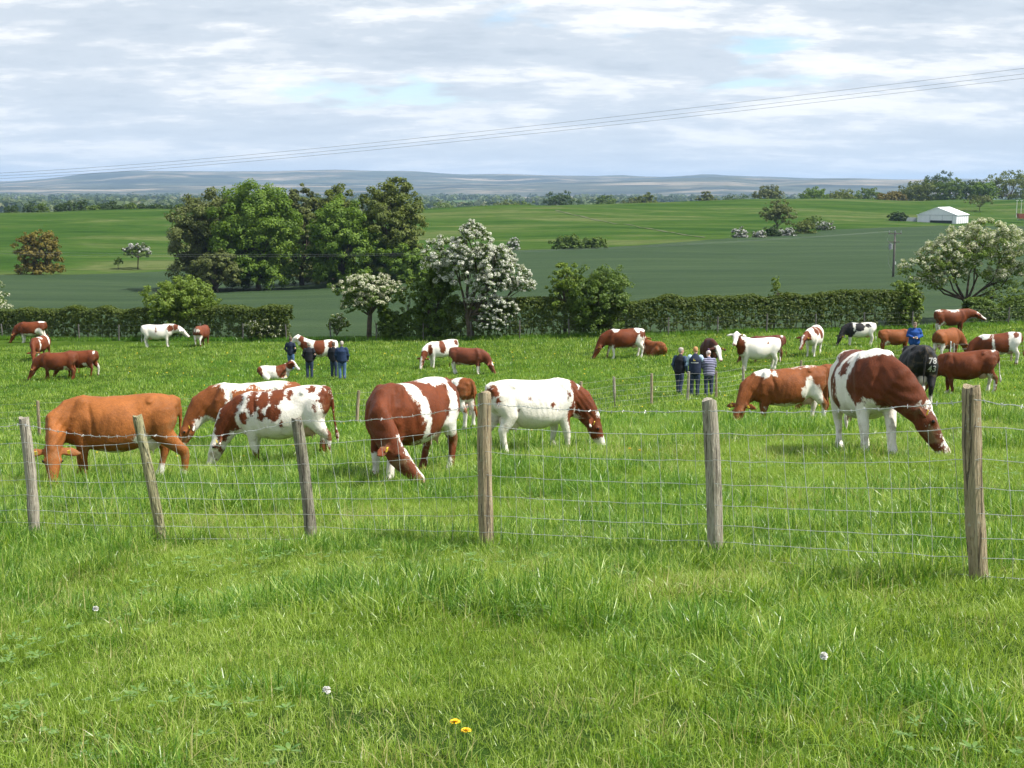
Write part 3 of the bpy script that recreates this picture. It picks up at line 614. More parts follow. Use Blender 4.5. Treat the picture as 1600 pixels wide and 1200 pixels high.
# ------------------------------------------------------------------ barn, poles, wires and fences
def barn():
    rot = math.radians(-36); c0 = at_y(1433, 353, 425); w = (at_y(1482, 353, 425).x - c0.x) / math.cos(rot); Ln = 12.5
    cx, cy_ = c0.x + w / 2 * math.cos(rot), 425 + w / 2 * math.sin(rot); z0 = gz(cx, cy_) - 0.2
    he = at_y(1457, 335.5, 425).z - z0; hr = at_y(1457, 324, 425).z - z0
    e = tag(empty('barn', (cx, cy_, z0), rot), 'white sheeted barn with a shallow gable roof and a dark open doorway', 'barn')
    WM = plain('white_barn_sheet', (0.72, 0.74, 0.76), 0.55, vary=0.06, scale=0.6); RM = plain('white_barn_roof', (0.80, 0.82, 0.84), 0.45, vary=0.04, scale=0.6); DM = plain('doorway_shade_grey', (0.10, 0.13, 0.14), 0.7); SM = plain('grey_seam', (0.42, 0.45, 0.48), 0.6)
    a = w / 2
    g = MB(); d0, d1, dh = -a * 0.34, a * 0.78, he * 0.36; t = 0.15
    g.box((-a, -t, 0), (d0, 0, he)); g.box((d1, -t, 0), (a, 0, he)); g.box((d0, -t, dh), (d1, 0, he)); g.add([(-a, -t, he), (a, -t, he), (0, -t, hr), (-a, 0, he), (a, 0, he), (0, 0, hr)], [(0, 1, 2), (5, 4, 3), (0, 2, 5, 3), (1, 4, 5, 2)])
    g.build('gable_wall', WM, e); g = MB()
    g.box((-a, Ln - t, 0), (a, Ln, he)); g.add([(-a, Ln - t, he), (a, Ln - t, he), (0, Ln - t, hr), (-a, Ln, he), (a, Ln, he), (0, Ln, hr)], [(0, 1, 2), (5, 4, 3), (0, 2, 5, 3), (1, 4, 5, 2)])
    g.build('gable_wall', WM, e)
    for s in (-1, 1):
        m = MB(); m.box((min(s * a, s * (a - t)), 0.003, 0), (max(s * a, s * (a - t)), Ln - t - 0.003, he)); m.build('side_wall', WM, e)
        n = Vector((s * (hr - he), 0, a)).normalized() * 0.12; q = MB(); A, B = Vector((s * (a + 0.3), -0.3, he - 0.3 * (hr - he) / a)), Vector((0, -0.3, hr))
        C, D = B + Vector((0, Ln + 0.6, 0)), A + Vector((0, Ln + 0.6, 0)); q.add([A, B, C, D, A + n, B + n, C + n, D + n], [(0, 1, 2, 3), (7, 6, 5, 4), (0, 4, 5, 1), (2, 6, 7, 3), (3, 7, 4, 0), (1, 5, 6, 2)] if s < 0 else [(3, 2, 1, 0), (4, 5, 6, 7), (1, 5, 4, 0), (3, 7, 6, 2), (0, 4, 7, 3), (2, 6, 5, 1)]); q.build('roof', RM, e)
    m = MB(); m.box((d0 + 0.02, 1.2, 0.02), (d1 - 0.02, 1.3, dh)); m.build('doorway_shade', DM, e)  # dark sheet set back in the opening, standing in for the shade inside
    m = MB(); m.box((-a + 0.2, -t - 0.08, he - 0.12), (a - 0.2, -t - 0.004, he + 0.02))
    m.build('trim', SM, e)
    for x in (d0 - 0.05, d0 + (d1 - d0) * 0.55, d1 + 0.05): q = MB(); q.box((x - 0.07, -t - 0.06, dh if abs(x - d0 - (d1 - d0) * .55) < .1 else 0), (x + 0.07, -t - 0.003, he - 0.13)); q.build('seam', SM, e)
    for k in range(1, 6): q = MB(); y = Ln * k / 6; q.box((a + 0.003, y - 0.08, 0), (a + 0.08, y + 0.08, he - 0.5)); q.build('seam', SM, e)
    A, B = at_y(1403, 353, 427), at_y(1432, 353, 427); w_ = tag(empty('low_wall', (A.x, 427, gz(A.x, 427))), 'low pale grey wall running from the barn towards the dark bush', 'wall')
    m = MB(); n = 5
    for k in range(n): m = MB(); d = (B.x - A.x) / n; m.box((d * k + 0.02, 0, -0.3), (d * (k + 1) - 0.02, 0.25, 1.15)); m.build('panel', plain('grey_panel', (0.33, 0.37, 0.40)) if k == 0 else bpy.data.materials['grey_panel'], w_)
barn()
POLE = plain('weathered_pole', (0.13, 0.12, 0.11), 0.9, vary=0.3, scale=2); IRON = plain('galvanised_iron', (0.28, 0.29, 0.30), 0.5, 0.4); PORC = plain('white_fitting', (0.7, 0.7, 0.68), 0.4)
def utility_pole():
    Y = 178; b = at_y(1394, 465, Y); z = gz(b.x, Y); h = at_y(1393, 361, Y).z - z
    e = tag(empty('utility_pole', (b.x, Y, z)), 'wooden electricity pole with crossarm and transformer standing in the crop', 'utility pole')
    m = MB(); m.tube([(0, 0, -0.5), (0, 0, h * 0.5), (0, 0, h)], [0.17, 0.15, 0.12], n=10, cap=False); m.build('pole', POLE, e, True)
    m = MB(); m.box((-0.95, -0.19, h - 0.42), (0.85, -0.13, h - 0.28)); c = m.build('crossarm', POLE, e)
    for x in (-0.85, 0.0, 0.78):
        q = MB(); q.tube([(x, -0.16, h - 0.28), (x, -0.16, h - 0.1), (x, -0.16, h + 0.02)], [0.035, 0.06, 0.045], n=8); q.build('insulator', IRON, c, True)
    m = MB(); m.box((-1.0, -0.17, h - 1.55), (0.7, -0.11, h - 1.45)); m.build('crossarm', POLE, e)
    m = MB(); m.tube([(-0.62, -0.3, h - 2.5), (-0.62, -0.3, h - 1.75)], [0.27, 0.27], n=14, cap=False); m.box((-0.66, -0.32, h - 1.75), (-0.58, -0.28, h - 1.55)); m.build('transformer', IRON, e)
    m = MB(); m.box((0.11, -0.2, h - 4.6), (0.26, -0.14, h - 4.2)); m.build('sign_plate', PORC, e)
    m = MB(); m.tube([(-0.85, -0.2, h - 0.4), (-1.15, -0.3, h - 1.2), (-0.7, -0.3, h - 1.7)], 0.02, n=5); m.tube([(-0.75, -0.3, h - 2.4), (-0.8, -0.25, h - 4.5), (-0.2, -0.2, h - 5.5)], 0.018, n=5); m.build('cable', IRON, e)
    return e, h
pole_e, pole_h = utility_pole()
WIRE = plain('dark_conductor', (0.11, 0.115, 0.12), 0.6); PALEW = plain('pale_conductor', (0.26, 0.27, 0.27), 0.4, 0.3)
def wire(label, pts, r, mat, grp):
    m = MB(); m.tube(pts, r, n=5, cap=False); return tag(m.build('overhead_wire', mat), label, 'wire', grp)
# three conductors crossing the sky: the near support is out of the picture on one side, the far one on the other
for k, (va, vb, lab) in enumerate([(92, 267, 'uppermost of the three thin wires crossing the sky'), (101, 271, 'middle one of the three thin wires crossing the sky'), (108, 275, 'lowest of the three thin wires crossing the sky')]):
    A = at_y(1720, va, 62); B = at_y(-160, vb + 8, 215); pts = []
    for i in range(41):
        t = i / 40; q = A.lerp(B, t); q.z -= 3.0 * 4 * t * (1 - t) * 0.42; pts.append(q)
    wire(lab, pts, [0.007 + 0.015 * (i / 40) for i in range(41)], WIRE, 'wires across the sky')
ph = pole_e.location + Vector((0, -0.16, pole_h))
for k, (dx, lab) in enumerate([(-0.85, 'thin pale wire passing in front of the tree clump, higher strand'), (0.0, 'thin pale wire passing in front of the tree clump, lower strand')]):
    A = ph + Vector((dx, 0, -0.02)); B = at_y(-220, 384 + 5 * k, 176); pts = []
    for i in range(31):
        t = i / 30; q = A.lerp(B, t); q.z -= 2.1 * 4 * t * (1 - t); pts.append(q)
    wire(lab, pts, 0.0075, PALEW, 'wires to the electricity pole')
for u, lab in ((1587.5, 'slim pale mast with a short crossbar, the one nearer the barn'), (1594.5, 'slim pale mast with a short crossbar, the one at the picture edge')):
    Y = 470; b = at_y(u, 345, Y); z = gz(b.x, Y); h = at_y(u, 313, Y).z - z
    e = tag(empty('mast', (b.x, Y, z)), lab, 'mast', 'pair of slim masts')
    m = MB(); m.tube([(0, 0, -0.3), (0, 0, h)], [0.10, 0.07], n=8, cap=False); m.build('pole', PORC, e); m = MB(); m.box((-0.5, -0.16, h - 0.15), (0.5, -0.09, h)); m.build('crossbar', PORC, e)
def machine():
    Y = 440; b = at_y(1600, 350, Y); z = gz(b.x, Y); R_ = plain('faded_red_paint', (0.32, 0.10, 0.07), 0.6); G_ = plain('grey_steel', (0.22, 0.25, 0.27), 0.6); K = plain('rubber', (0.03, 0.03, 0.03))
    e = tag(empty('farm_trailer', (b.x + 0.6, Y, z)), 'red farm trailer half out of the picture behind the spreading hawthorn', 'trailer')
    m = MB(); m.add([(-2.6, -1, 1.5), (3, -1, 1.2), (3, 1, 1.2), (-2.6, 1, 1.5), (-3.0, -1.15, 3.2), (3.2, -1.15, 2.9), (3.2, 1.15, 2.9), (-3.0, 1.15, 3.2)], [(0, 3, 2, 1), (4, 5, 6, 7), (0, 1, 5, 4), (1, 2, 6, 5), (2, 3, 7, 6), (3, 0, 4, 7)]); m.build('body', R_, e)
    m = MB(); m.box((-2.9, -0.5, 0.95), (3.4, 0.5, 1.19)); m.build('chassis', G_, e)
    for x in (0.4, 1.7):
        for s in (-1.05, 1.05): q = MB(); q.tube([(x, s - 0.15, 0.55), (x, s + 0.15, 0.55)], 0.55, n=16, cap=False); q.build('wheel', K, e)
machine()

# ---- near stock fence
def wood_mat(name, a, b, c):
    t = NT(name); p = t.pos('obj'); g = t.noise(p, 9, 6, 0.65, (5, 5, 0.35), 0.5); f = t.noise(p, 40, 4, 0.6, (3, 3, 0.3)); bl = t.noise(p, 3, 3)
    col = t.ramp(g, [(0.3, a), (0.5, b), (0.72, c)]); col = t.mix(t.ramp(f, [(0.52, 0.0), (0.68, 0.75)]), col, tuple(x * 0.4 for x in a)); col = t.mix(t.ramp(bl, [(0.5, 0.0), (0.75, 0.35)]), col, (0.20, 0.21, 0.12))
    cr = t.noise(p, 16, 2, 0.5, (3.2, 3.2, 0.10), 0.2); crack = t.ramp(cr, [(0.60, 0.0), (0.63, 1.0)]); col = t.mix(t.math('MULTIPLY', crack, 0.8), col, (0.06, 0.048, 0.035))
    li = t.noise(p, 28, 4, 0.6); col = t.mix(t.ramp(li, [(0.62, 0.0), (0.70, 0.6)]), col, (0.42, 0.45, 0.36))
    t.color(col); t.bump(t.math('SUBTRACT', t.math('ADD', g, f), t.math('MULTIPLY', crack, 1.2)), 0.9, 0.014); t.p.inputs['Roughness'].default_value = 0.85; return t.m
WOOD = [wood_mat('grey_weathered_wood', (0.24, 0.21, 0.16), (0.38, 0.34, 0.27), (0.50, 0.46, 0.38)), wood_mat('tan_weathered_wood', (0.25, 0.19, 0.11), (0.38, 0.30, 0.19), (0.48, 0.40, 0.28)), wood_mat('greenish_wood', (0.21, 0.19, 0.10), (0.34, 0.31, 0.17), (0.44, 0.41, 0.26)), wood_mat('dark_split_wood', (0.15, 0.13, 0.10), (0.24, 0.22, 0.17), (0.34, 0.31, 0.26))]
GALV = plain('galvanised_wire', (0.55, 0.56, 0.55), 0.4, 0.5, vary=0.2, scale=30)
DULL = plain('dull_galvanised_wire', (0.30, 0.31, 0.30), 0.6, 0.4)
#        top u, v   base u, v  width px  wood  wire heights as fractions of the post from its top
POSTS = [(-190, 655, -160, 838, 17, 0), (37, 652, 54, 838, 17, 0), (214, 649, 254, 846, 16, 2), (463, 653, 487, 846, 19, 3), (757, 613, 761, 862, 22, 1), (1108, 624, 1118, 876, 24, 0), (1518, 602, 1530, 908, 29, 1), (1950, 600, 1965, 930, 31, 0)]
BARB = [0.06, 0.05, 0.14, 0.01, 0.06, 0.062, 0.065, 0.06]
NET = [0.20, 0.365, 0.51, 0.64, 0.765, 0.87, 0.97]
POST_LABEL = {}
def near_fence():
    rng = np.random.default_rng(4)
    B = [P(b[2], b[3]) for b in POSTS]; c = B[4]
    fe = tag(empty('stock_fence', c), 'near stock fence of round posts with sagging barbed wire and square netting', 'fence')
    ax = []
    for i, (ut, vt, ub, vb, w, wd) in enumerate(POSTS):
        b = B[i]; t = at_y(ut, vt, b.y); r = w * mpp(b.y) / 2; ax.append((b, t, r))
        d = (t - b).normalized(); rings = []; n = 18; L_ = (t - b).length
        sx = Vector((1, 0, 0)); sy = d.cross(sx).normalized(); sx = sy.cross(d).normalized()
        hs = [-0.25, 0.0, 0.1, 0.25, 0.4, 0.55, 0.7, 0.85, 0.96, 1.0]; bend = rng.normal() * 0.012
        for q, hh in enumerate(hs):
            rr = r * (1.06 - 0.08 * hh) * (1.0 if hh < 0.99 else 0.93) * (1 + 0.03 * rng.normal()); ring = []; ce = b + (t - b) * hh + sx * bend * math.sin(hh * 3.1)
            if hh == 1.0: ce = ce - d * 0.003
            for k in range(n):
                a = 2 * math.pi * k / n; f = 1 + 0.05 * (vnoise(k * 0.9, i * 7.0, 3) - 0.5) + 0.03 * (vnoise(k * 1.7, q * 0.8 + i * 5, 6) - 0.5)
                x, y = math.cos(a) * rr * f, math.sin(a) * rr * f
                if i == 3: y = max(y, -rr * 0.35); x = x * 0.95                     # a split half-round post
                ring.append(ce + sx * x - sy * y * 1.0 - c + Vector((0, 0, 0.010 * math.sin(a * 2 + i) if hh == 1.0 else 0)))
            rings.append(ring)
        m = MB(); m.rings([[Vector(p) for p in r_] for r_ in rings]); me = m.mesh('post', WOOD[wd]); o = obj('post', me, fe)
    def pt(i, t, f, sag):                                                       # a place on bay i, fraction f down the posts
        (b0, t0, r0), (b1, t1, r1) = ax[i], ax[i + 1]
        p = t0.lerp(b0, f).lerp(t1.lerp(b1, f), t); r = r0 + (r1 - r0) * t
        return p + Vector((0.0, -r - 0.006, -sag * 4 * t * (1 - t)))
    for i in range(len(POSTS) - 1):
        bar = MB(); sg = [0.04, 0.05, 0.075, 0.06, 0.03, 0.035, 0.07][i]; n = 60; A, B_ = [], []
        (b0, t0, r0), (b1, t1, r1) = ax[i], ax[i + 1]
        line = []
        for k in range(n + 1):
            t = k / n; f = BARB[i] + (BARB[i + 1] - BARB[i]) * t; line.append(pt(i, t, f, sg * (0.5 + t if i == 1 else 1)) + Vector((0, 0, 0.004 * math.sin(k * 0.9 + i))))
        for k, p in enumerate(line):
            q = k * 2.3; A.append(p - c + Vector((0, math.cos(q) * 0.0028, math.sin(q) * 0.0028))); B_.append(p - c - Vector((0, math.cos(q) * 0.0028, math.sin(q) * 0.0028)))
        bar.tube(A, 0.0018, n=5, cap=False); bar.tube(B_, 0.0018, n=5, cap=False)
        nb = max(8, int((line[-1] - line[0]).length / 0.1))
        for k in range(nb):
            x = (k + 0.5) / nb * n; j = int(x); p = line[j].lerp(line[min(j + 1, n)], x - j) - c
            for s in range(2):
                a = rng.uniform(0, 6.28); dv = Vector((rng.normal() * 0.3, math.cos(a), math.sin(a))).normalized() * 0.016; ofs = Vector((0.004 * (s - 0.5), 0, 0))
                bar.tube([p + ofs - dv, p + ofs + dv], 0.0017, n=4, cap=False)
        bar.build('barbed_wire', GALV, fe)
        L_ = (b1 - b0).length; nv = max(6, int(L_ / 0.15)); lean = [0, 0.05, 0.09, 0.06, 0.03, 0.03, 0.02][i]
        sags = [0.028, 0.02, 0.015, 0.012, 0.01, 0.006, 0.0]; jit = rng.normal(size=(nv + 1, len(NET))) * 0.010
        cum = np.cumsum(jit, 1) * 0.6
        def node(k, j):
            t = min(max(k / nv + (cum[k, j] + lean * NET[j] * math.sin(math.pi * k / nv) * 0.6) / 1.0 * (0.15 / L_) * 6, 0), 1) if 0 < k < nv else k / nv
            return pt(i, t, NET[j], sags[j] * (1.3 if i == 1 else 1)) + Vector((0, 0.012 * math.sin(k * 1.7 + j), 0.004 * math.sin(k * 2.1 + j * 1.3)))
        G = [[node(k, j) - c for j in range(len(NET))] for k in range(nv + 1)]
        for j in range(len(NET)):
            w = MB(); w.tube([G[k][j] for k in range(nv + 1)], 0.0022 if j in (0, 6) else 0.0019, n=5, cap=False)
            for k in range(1, nv): w.ball(G[k][j], (0.0045, 0.0045, 0.006), 5, 4)
            w.build('line_wire', GALV, fe)
        for k in range(1, nv):
            w = MB(); w.tube(G[k], 0.0018, n=4, cap=False); w.build('stay_wire', GALV, fe)
    return ax
near_fence()

# ---- thin fence across the middle of the field
def light_fence(name, label, px, h, spacing, wires, r, rw, mat, stays=True, top=None, sag=0.02):
    pts = [Vector(p) if not isinstance(p, tuple) else P(*p) for p in px]
    c = pts[len(pts) // 2]; fe = tag(empty(name, c), label, 'fence')
    rng = np.random.default_rng(9); tops = []
    for i, p in enumerate(pts):
        hh = h * rng.uniform(0.94, 1.06); l = Vector((rng.normal() * 0.03, rng.normal() * 0.02, 0)); m = MB(); m.tube([p - c - Vector((0, 0, 0.2)), p - c + l * 0.5 + Vector((0, 0, hh * 0.5)), p - c + l + Vector((0, 0, hh))], [r * 1.05, r, r * 0.95], n=9, cap=False)
        m.build('post', mat[i % len(mat)], fe, False); tops.append((p - c, p - c + l + Vector((0, 0, hh))))
    for j, f in enumerate(wires):
        m = MB()
        L_ = []
        for i in range(len(pts) - 1):
            for k in range(8 if i < len(pts) - 2 else 9):
                t = k / 8; a = tops[i][0].lerp(tops[i][1], f); b = tops[i + 1][0].lerp(tops[i + 1][1], f); L_.append(a.lerp(b, t) + Vector((0, -r, -sag * 4 * t * (1 - t))))
        m.tube(L_, rw, n=4, cap=False); m.build('line_wire', DULL, fe)
    if stays:
        for i in range(len(pts) - 1):
            m = MB(); n = max(2, int((pts[i + 1] - pts[i]).length / spacing))
            for k in range(1, n):
                t = k / n; a = tops[i][0].lerp(tops[i + 1][0], t); b = tops[i][1].lerp(tops[i + 1][1], t); m.tube([a.lerp(b, 0.04) + Vector((0, -r, 0)), a.lerp(b, 0.76) + Vector((0, -r, 0))], rw * 0.8, n=4, cap=False)
            m.build('wire_netting', DULL, fe)
light_fence('stock_fence', 'thin stock fence of slender posts crossing the middle of the field', [(-420, 694), (-180, 690), (62, 684), (310, 674), (557, 664), (735, 656), (905, 648), (961, 640), (1018, 633), (1074, 627), (1119, 624), (1162, 618), (1250, 603), (1330, 592), (1410, 582), (1490, 572), (1580, 566), (1700, 560)], 0.98, 0.22, [0.1, 0.26, 0.42, 0.58, 0.74, 0.95], 0.045, 0.0024, [WOOD[1], WOOD[0]])
hedge_posts = [Vector((x, HY(x) - 1.25, gz(x, HY(x) - 1.25))) for x in np.arange(-46, 50, 3.1)]
light_fence('stock_fence', 'stock fence of grey posts running along the foot of the hedges', hedge_posts, 1.15, 0.3, [0.3, 0.5, 0.72, 0.95], 0.045, 0.0012, [POLE], stays=False)
# short white plastic post of the electric fence
p = P(1484, 571); e = tag(empty('electric_fence_post', p), 'white plastic electric fence post in front of the red cow standing end-on', 'post')
m = MB(); m.tube([(0, 0, -0.1), (0, 0, 0.5), (0, 0, 1.0)], [0.022, 0.022, 0.02], n=8); m.build('stake', PORC, e)
m = MB(); m.tube([(0, 0, 0.75), (0.06, 0, 0.80), (0.05, 0, 0.86)], 0.012, n=6); m.tube([(0, 0, 1.0), (0, 0, 1.06)], [0.035, 0.03], n=8); m.build('clip', PORC, e)
# ------------------------------------------------------------------ cattle
STATIONS = [(-0.90, 1.31, 1.10, 0.07), (-0.86, 1.345, 0.96, 0.165), (-0.76, 1.39, 0.84, 0.23), (-0.62, 1.415, 0.74, 0.275), (-0.48, 1.425, 0.655, 0.30), (-0.28, 1.405, 0.545, 0.355),
            (-0.05, 1.385, 0.485, 0.405), (0.18, 1.375, 0.485, 0.405), (0.36, 1.38, 0.52, 0.355), (0.52, 1.40, 0.56, 0.295), (0.66, 1.375, 0.595, 0.25), (0.80, 1.29, 0.65, 0.20), (0.90, 1.18, 0.74, 0.13)]
def torso(mb, dz=0.0, fat=1.0, n=36):
    rings = []; A_ = np.array(STATIONS); xs = np.linspace(A_[0, 0], A_[-1, 0], 46)
    for x, zt, zb, hw in zip(xs, hermite(A_[:, 0], A_[:, 1], xs), hermite(A_[:, 0], A_[:, 2], xs), hermite(A_[:, 0], A_[:, 3], xs)):
        c = (zt + zb) / 2; hh = (zt - zb) / 2; r = []
        for k in range(n):
            a = 2 * math.pi * k / n; cs, sn = math.cos(a), math.sin(a)
            w = hw * fat * math.copysign(abs(cs) ** 0.86, cs)
            if sn > 0: w *= 1 - (0.16 + 0.14 * max(0, -x)) * sn ** 2
            else: w *= 1 + 0.04 * abs(sn)
            r.append(Vector((x, w, c + hh * math.copysign(abs(sn) ** 0.92, sn) + dz)))
        rings.append(r)
    mb.rings(rings)
def rotz(p, c, a):
    p = Vector(p) - c; return Vector((p.x * math.cos(a) - p.y * math.sin(a), p.x * math.sin(a) + p.y * math.cos(a), p.z)) + c
HS = 1.2                                                                # head size
def cow_shape(pose, nyaw=0.0, hyaw=0.0, step=(0, 0, 0, 0), detail=1.0, fat=1.0, tail=0.0, hpitch=0.0):
    """closed shapes of a cow facing +X; returns the builder and the places of eyes, ears and udder"""
    mb = MB(); lie = pose == 'lie'; dz = -0.56 if lie else 0.0
    torso(mb, dz, fat)
    for s in (-1, 1):                                                  # hip and pin bones, shoulder blade, thigh
        mb.tube([(-0.50, 0, 1.36 + dz), (-0.49, s * 0.13, 1.355 + dz), (-0.46, s * 0.215, 1.305 + dz)], [0.10, 0.09, 0.055], [0.05, 0.055, 0.045]); mb.ball((-0.84, s * 0.115, 1.245 + dz), (0.06, 0.055, 0.06))
        mb.tube([(0.52, s * 0.13, 1.30 + dz), (0.60, s * 0.195, 1.05 + dz), (0.64, s * 0.20, 0.86 + dz)], [0.09, 0.085, 0.09], [0.12, 0.15, 0.12])
    if not lie:
        for q, s in enumerate((-1, 1)):
            d = step[q]
            mb.tube([(-0.62, s * 0.17, 1.16), (-0.62 + d * .15, s * 0.20, 0.98), (-0.55 + d * .4, s * 0.205, 0.78), (-0.64 + d * .65, s * 0.19, 0.62), (-0.72 + d * .85, s * 0.175, 0.50), (-0.71 + d * .92, s * 0.17, 0.42), (-0.675 + d, s * 0.17, 0.25), (-0.66 + d, s * 0.17, 0.135), (-0.62 + d, s * 0.17, 0.06), (-0.60 + d, s * 0.17, 0.0)],
                    [0.125, 0.13, 0.115, 0.088, 0.062, 0.058, 0.052, 0.06, 0.06, 0.066], [0.245, 0.24, 0.18, 0.12, 0.09, 0.074, 0.058, 0.064, 0.072, 0.082], up=(0, 1, 0) if False else (1, 0, 0), n=14)
        for q, s in enumerate((-1, 1)):
            d = step[2 + q]
            mb.tube([(0.62, s * 0.17, 0.98), (0.56, s * 0.18, 0.80), (0.56 + d * .3, s * 0.17, 0.62), (0.585 + d * .6, s * 0.16, 0.42), (0.58 + d * .75, s * 0.155, 0.36), (0.575 + d, s * 0.155, 0.22), (0.585 + d, s * 0.155, 0.125), (0.62 + d, s * 0.155, 0.055), (0.63 + d, s * 0.155, 0.0)],
                    [0.115, 0.108, 0.085, 0.069, 0.062, 0.051, 0.058, 0.06, 0.065], [0.17, 0.15, 0.11, 0.078, 0.068, 0.053, 0.06, 0.07, 0.08], up=(1, 0, 0), n=14)
    else:
        for s in (-1, 1):
            mb.tube([(-0.62, s * 0.2, 0.45), (-0.42, s * 0.36, 0.22), (-0.30, s * 0.42, 0.12)], [0.2, 0.17, 0.1]); mb.tube([(-0.30, s * 0.42, 0.12), (-0.60, s * 0.46, 0.07), (-0.2, s * 0.48, 0.05)], [0.08, 0.06, 0.05])
            mb.tube([(0.6, s * 0.2, 0.3), (0.75, s * 0.26, 0.12), (0.42, s * 0.28, 0.06)], [0.12, 0.08, 0.05])
    # neck and head as a bent line: withers, mid neck, poll, muzzle
    nb = Vector((0.62, 0, 1.08 + dz))
    if pose == 'graze': mid, poll, hd = (0.98, 0, 0.92), (1.20, 0, 0.60), (0.46, 0, -0.88)
    elif pose == 'low': mid, poll, hd = (1.08, 0, 1.13), (1.46, 0, 1.02), (0.78, 0, -0.62)
    elif pose == 'reach': mid, poll, hd = (1.08, 0, 1.18), (1.50, 0, 1.10), (0.86, 0, -0.50)
    else: mid, poll, hd = (0.96, 0, 1.34 + dz), (1.16, 0, 1.58 + dz), (0.80, 0, -0.60)
    mid = rotz(mid, nb, nyaw * 0.55); poll = rotz(poll, nb, nyaw); hd = Vector(hd); hd.z += hpitch; hd.normalize()
    hd = rotz(hd, Vector(), nyaw + hyaw)
    up = Vector((0, 0, 1)); side = up.cross(Vector((hd.x, hd.y, 0)).normalized()).normalized(); nrm = hd.cross(side) * -1
    if nrm.z < 0 and pose not in ('graze',): nrm = -nrm
    fw = Vector((hd.x, hd.y, 0)).normalized()
    nrm = (fw - hd * hd.dot(fw)); nrm = nrm.normalized() if nrm.length > 0.05 else fw     # forehead side of the head
    if pose != 'graze' and nrm.z < 0: nrm = -nrm
    mb.tube([nb + Vector((-0.16, 0, 0.0)), nb.lerp(mid, 0.35), mid, mid.lerp(poll, 0.55), poll + hd * 0.05], [0.21, 0.19, 0.155, 0.13, 0.11], [0.345, 0.325, 0.27, 0.22, 0.165], n=16)
    mb.tube([nb + Vector((0.12, 0, -0.34)), nb.lerp(mid, 0.6) - Vector((0, 0, 0.26)), mid.lerp(poll, 0.3) - Vector((0, 0, 0.2))], [0.045, 0.03, 0.02], [0.11, 0.07, 0.05])   # dewlap
    def hp(a, b, c=0.0): return poll + (hd * a + nrm * b + side * c) * HS
    hr = []
    for a, off, w, h in [(-0.07, -0.015, 0.055, 0.06), (-0.03, 0.0, 0.088, 0.092), (0.05, 0.0, 0.100, 0.115), (0.13, -0.008, 0.108, 0.125), (0.22, -0.012, 0.090, 0.112), (0.32, -0.01, 0.070, 0.092), (0.41, -0.006, 0.066, 0.076), (0.47, 0.0, 0.078, 0.072), (0.525, 0.0, 0.074, 0.062), (0.555, -0.004, 0.05, 0.042)]:
        r = []
        for k in range(16):
            q = 2 * math.pi * k / 16; c, d = math.cos(q), math.sin(q); wk = w * (1 - 0.18 * max(0, -d))
            r.append(hp(a, off + h * math.copysign(abs(d) ** 0.8, d), wk * math.copysign(abs(c) ** 0.8, c)))
        hr.append(r)
    mb.rings(hr)
    mb.ball(hp(-0.055, 0.03), (0.085, 0.085, 0.075))                         # poll tuft
    eyes = []
    for s in (-1, 1):
        mb.ball(hp(0.14, 0.045, s * 0.092), 0.042); eyes.append(hp(0.145, 0.047, s * 0.112))
        th = 0.024 if detail <= 1.0 else 0.042
        e0 = hp(-0.01, -0.005, s * 0.08); e1 = hp(-0.005, -0.02, s * 0.20) + Vector((0, 0, -0.01)); e2 = hp(0.005, -0.02, s * 0.34) + Vector((0, 0, -0.04))
        mb.tube([e0, e0.lerp(e1, .5), e1, e1.lerp(e2, .6), e2], [0.038, 0.066, 0.086, 0.068, 0.028], [th * 1.1, th, th, th, th], up=tuple(nrm), n=12)
        mb.ball(hp(0.49, -0.0, s * 0.052), (0.042, 0.042, 0.038))
    ear = hp(0.01, 0.014, 0.2) + Vector((0, 0, -0.02)), hp(0.01, 0.014, -0.2) + Vector((0, 0, -0.02))
    # tail
    t = tail
    if lie: tp = [(-0.88, 0, 1.30 + dz), (-0.95, 0.03, 1.1 + dz), (-0.95, 0.1, 0.35), (-0.85, 0.25, 0.05)]
    else: tp = [(-0.80, 0, 1.36), (-0.91, 0, 1.315), (-0.945, t * .3, 1.15), (-0.935, t * .7, 0.85), (-0.945, t, 0.58)]
    mb.tube(tp, [0.05, 0.042, 0.032, 0.024, 0.022][:len(tp)] if not lie else [0.04, 0.035, 0.03, 0.03], n=8)
    if not lie: mb.tube([(-0.945, t, 0.60), (-0.955, t, 0.47), (-0.95, t, 0.32)], [0.026, 0.045, 0.018], n=8)
    info = dict(eyes=eyes, ear=ear, poll=poll, hd=hd, nrm=nrm, side=side, muzzle=hp(0.52, 0), dz=dz)
    return mb, info
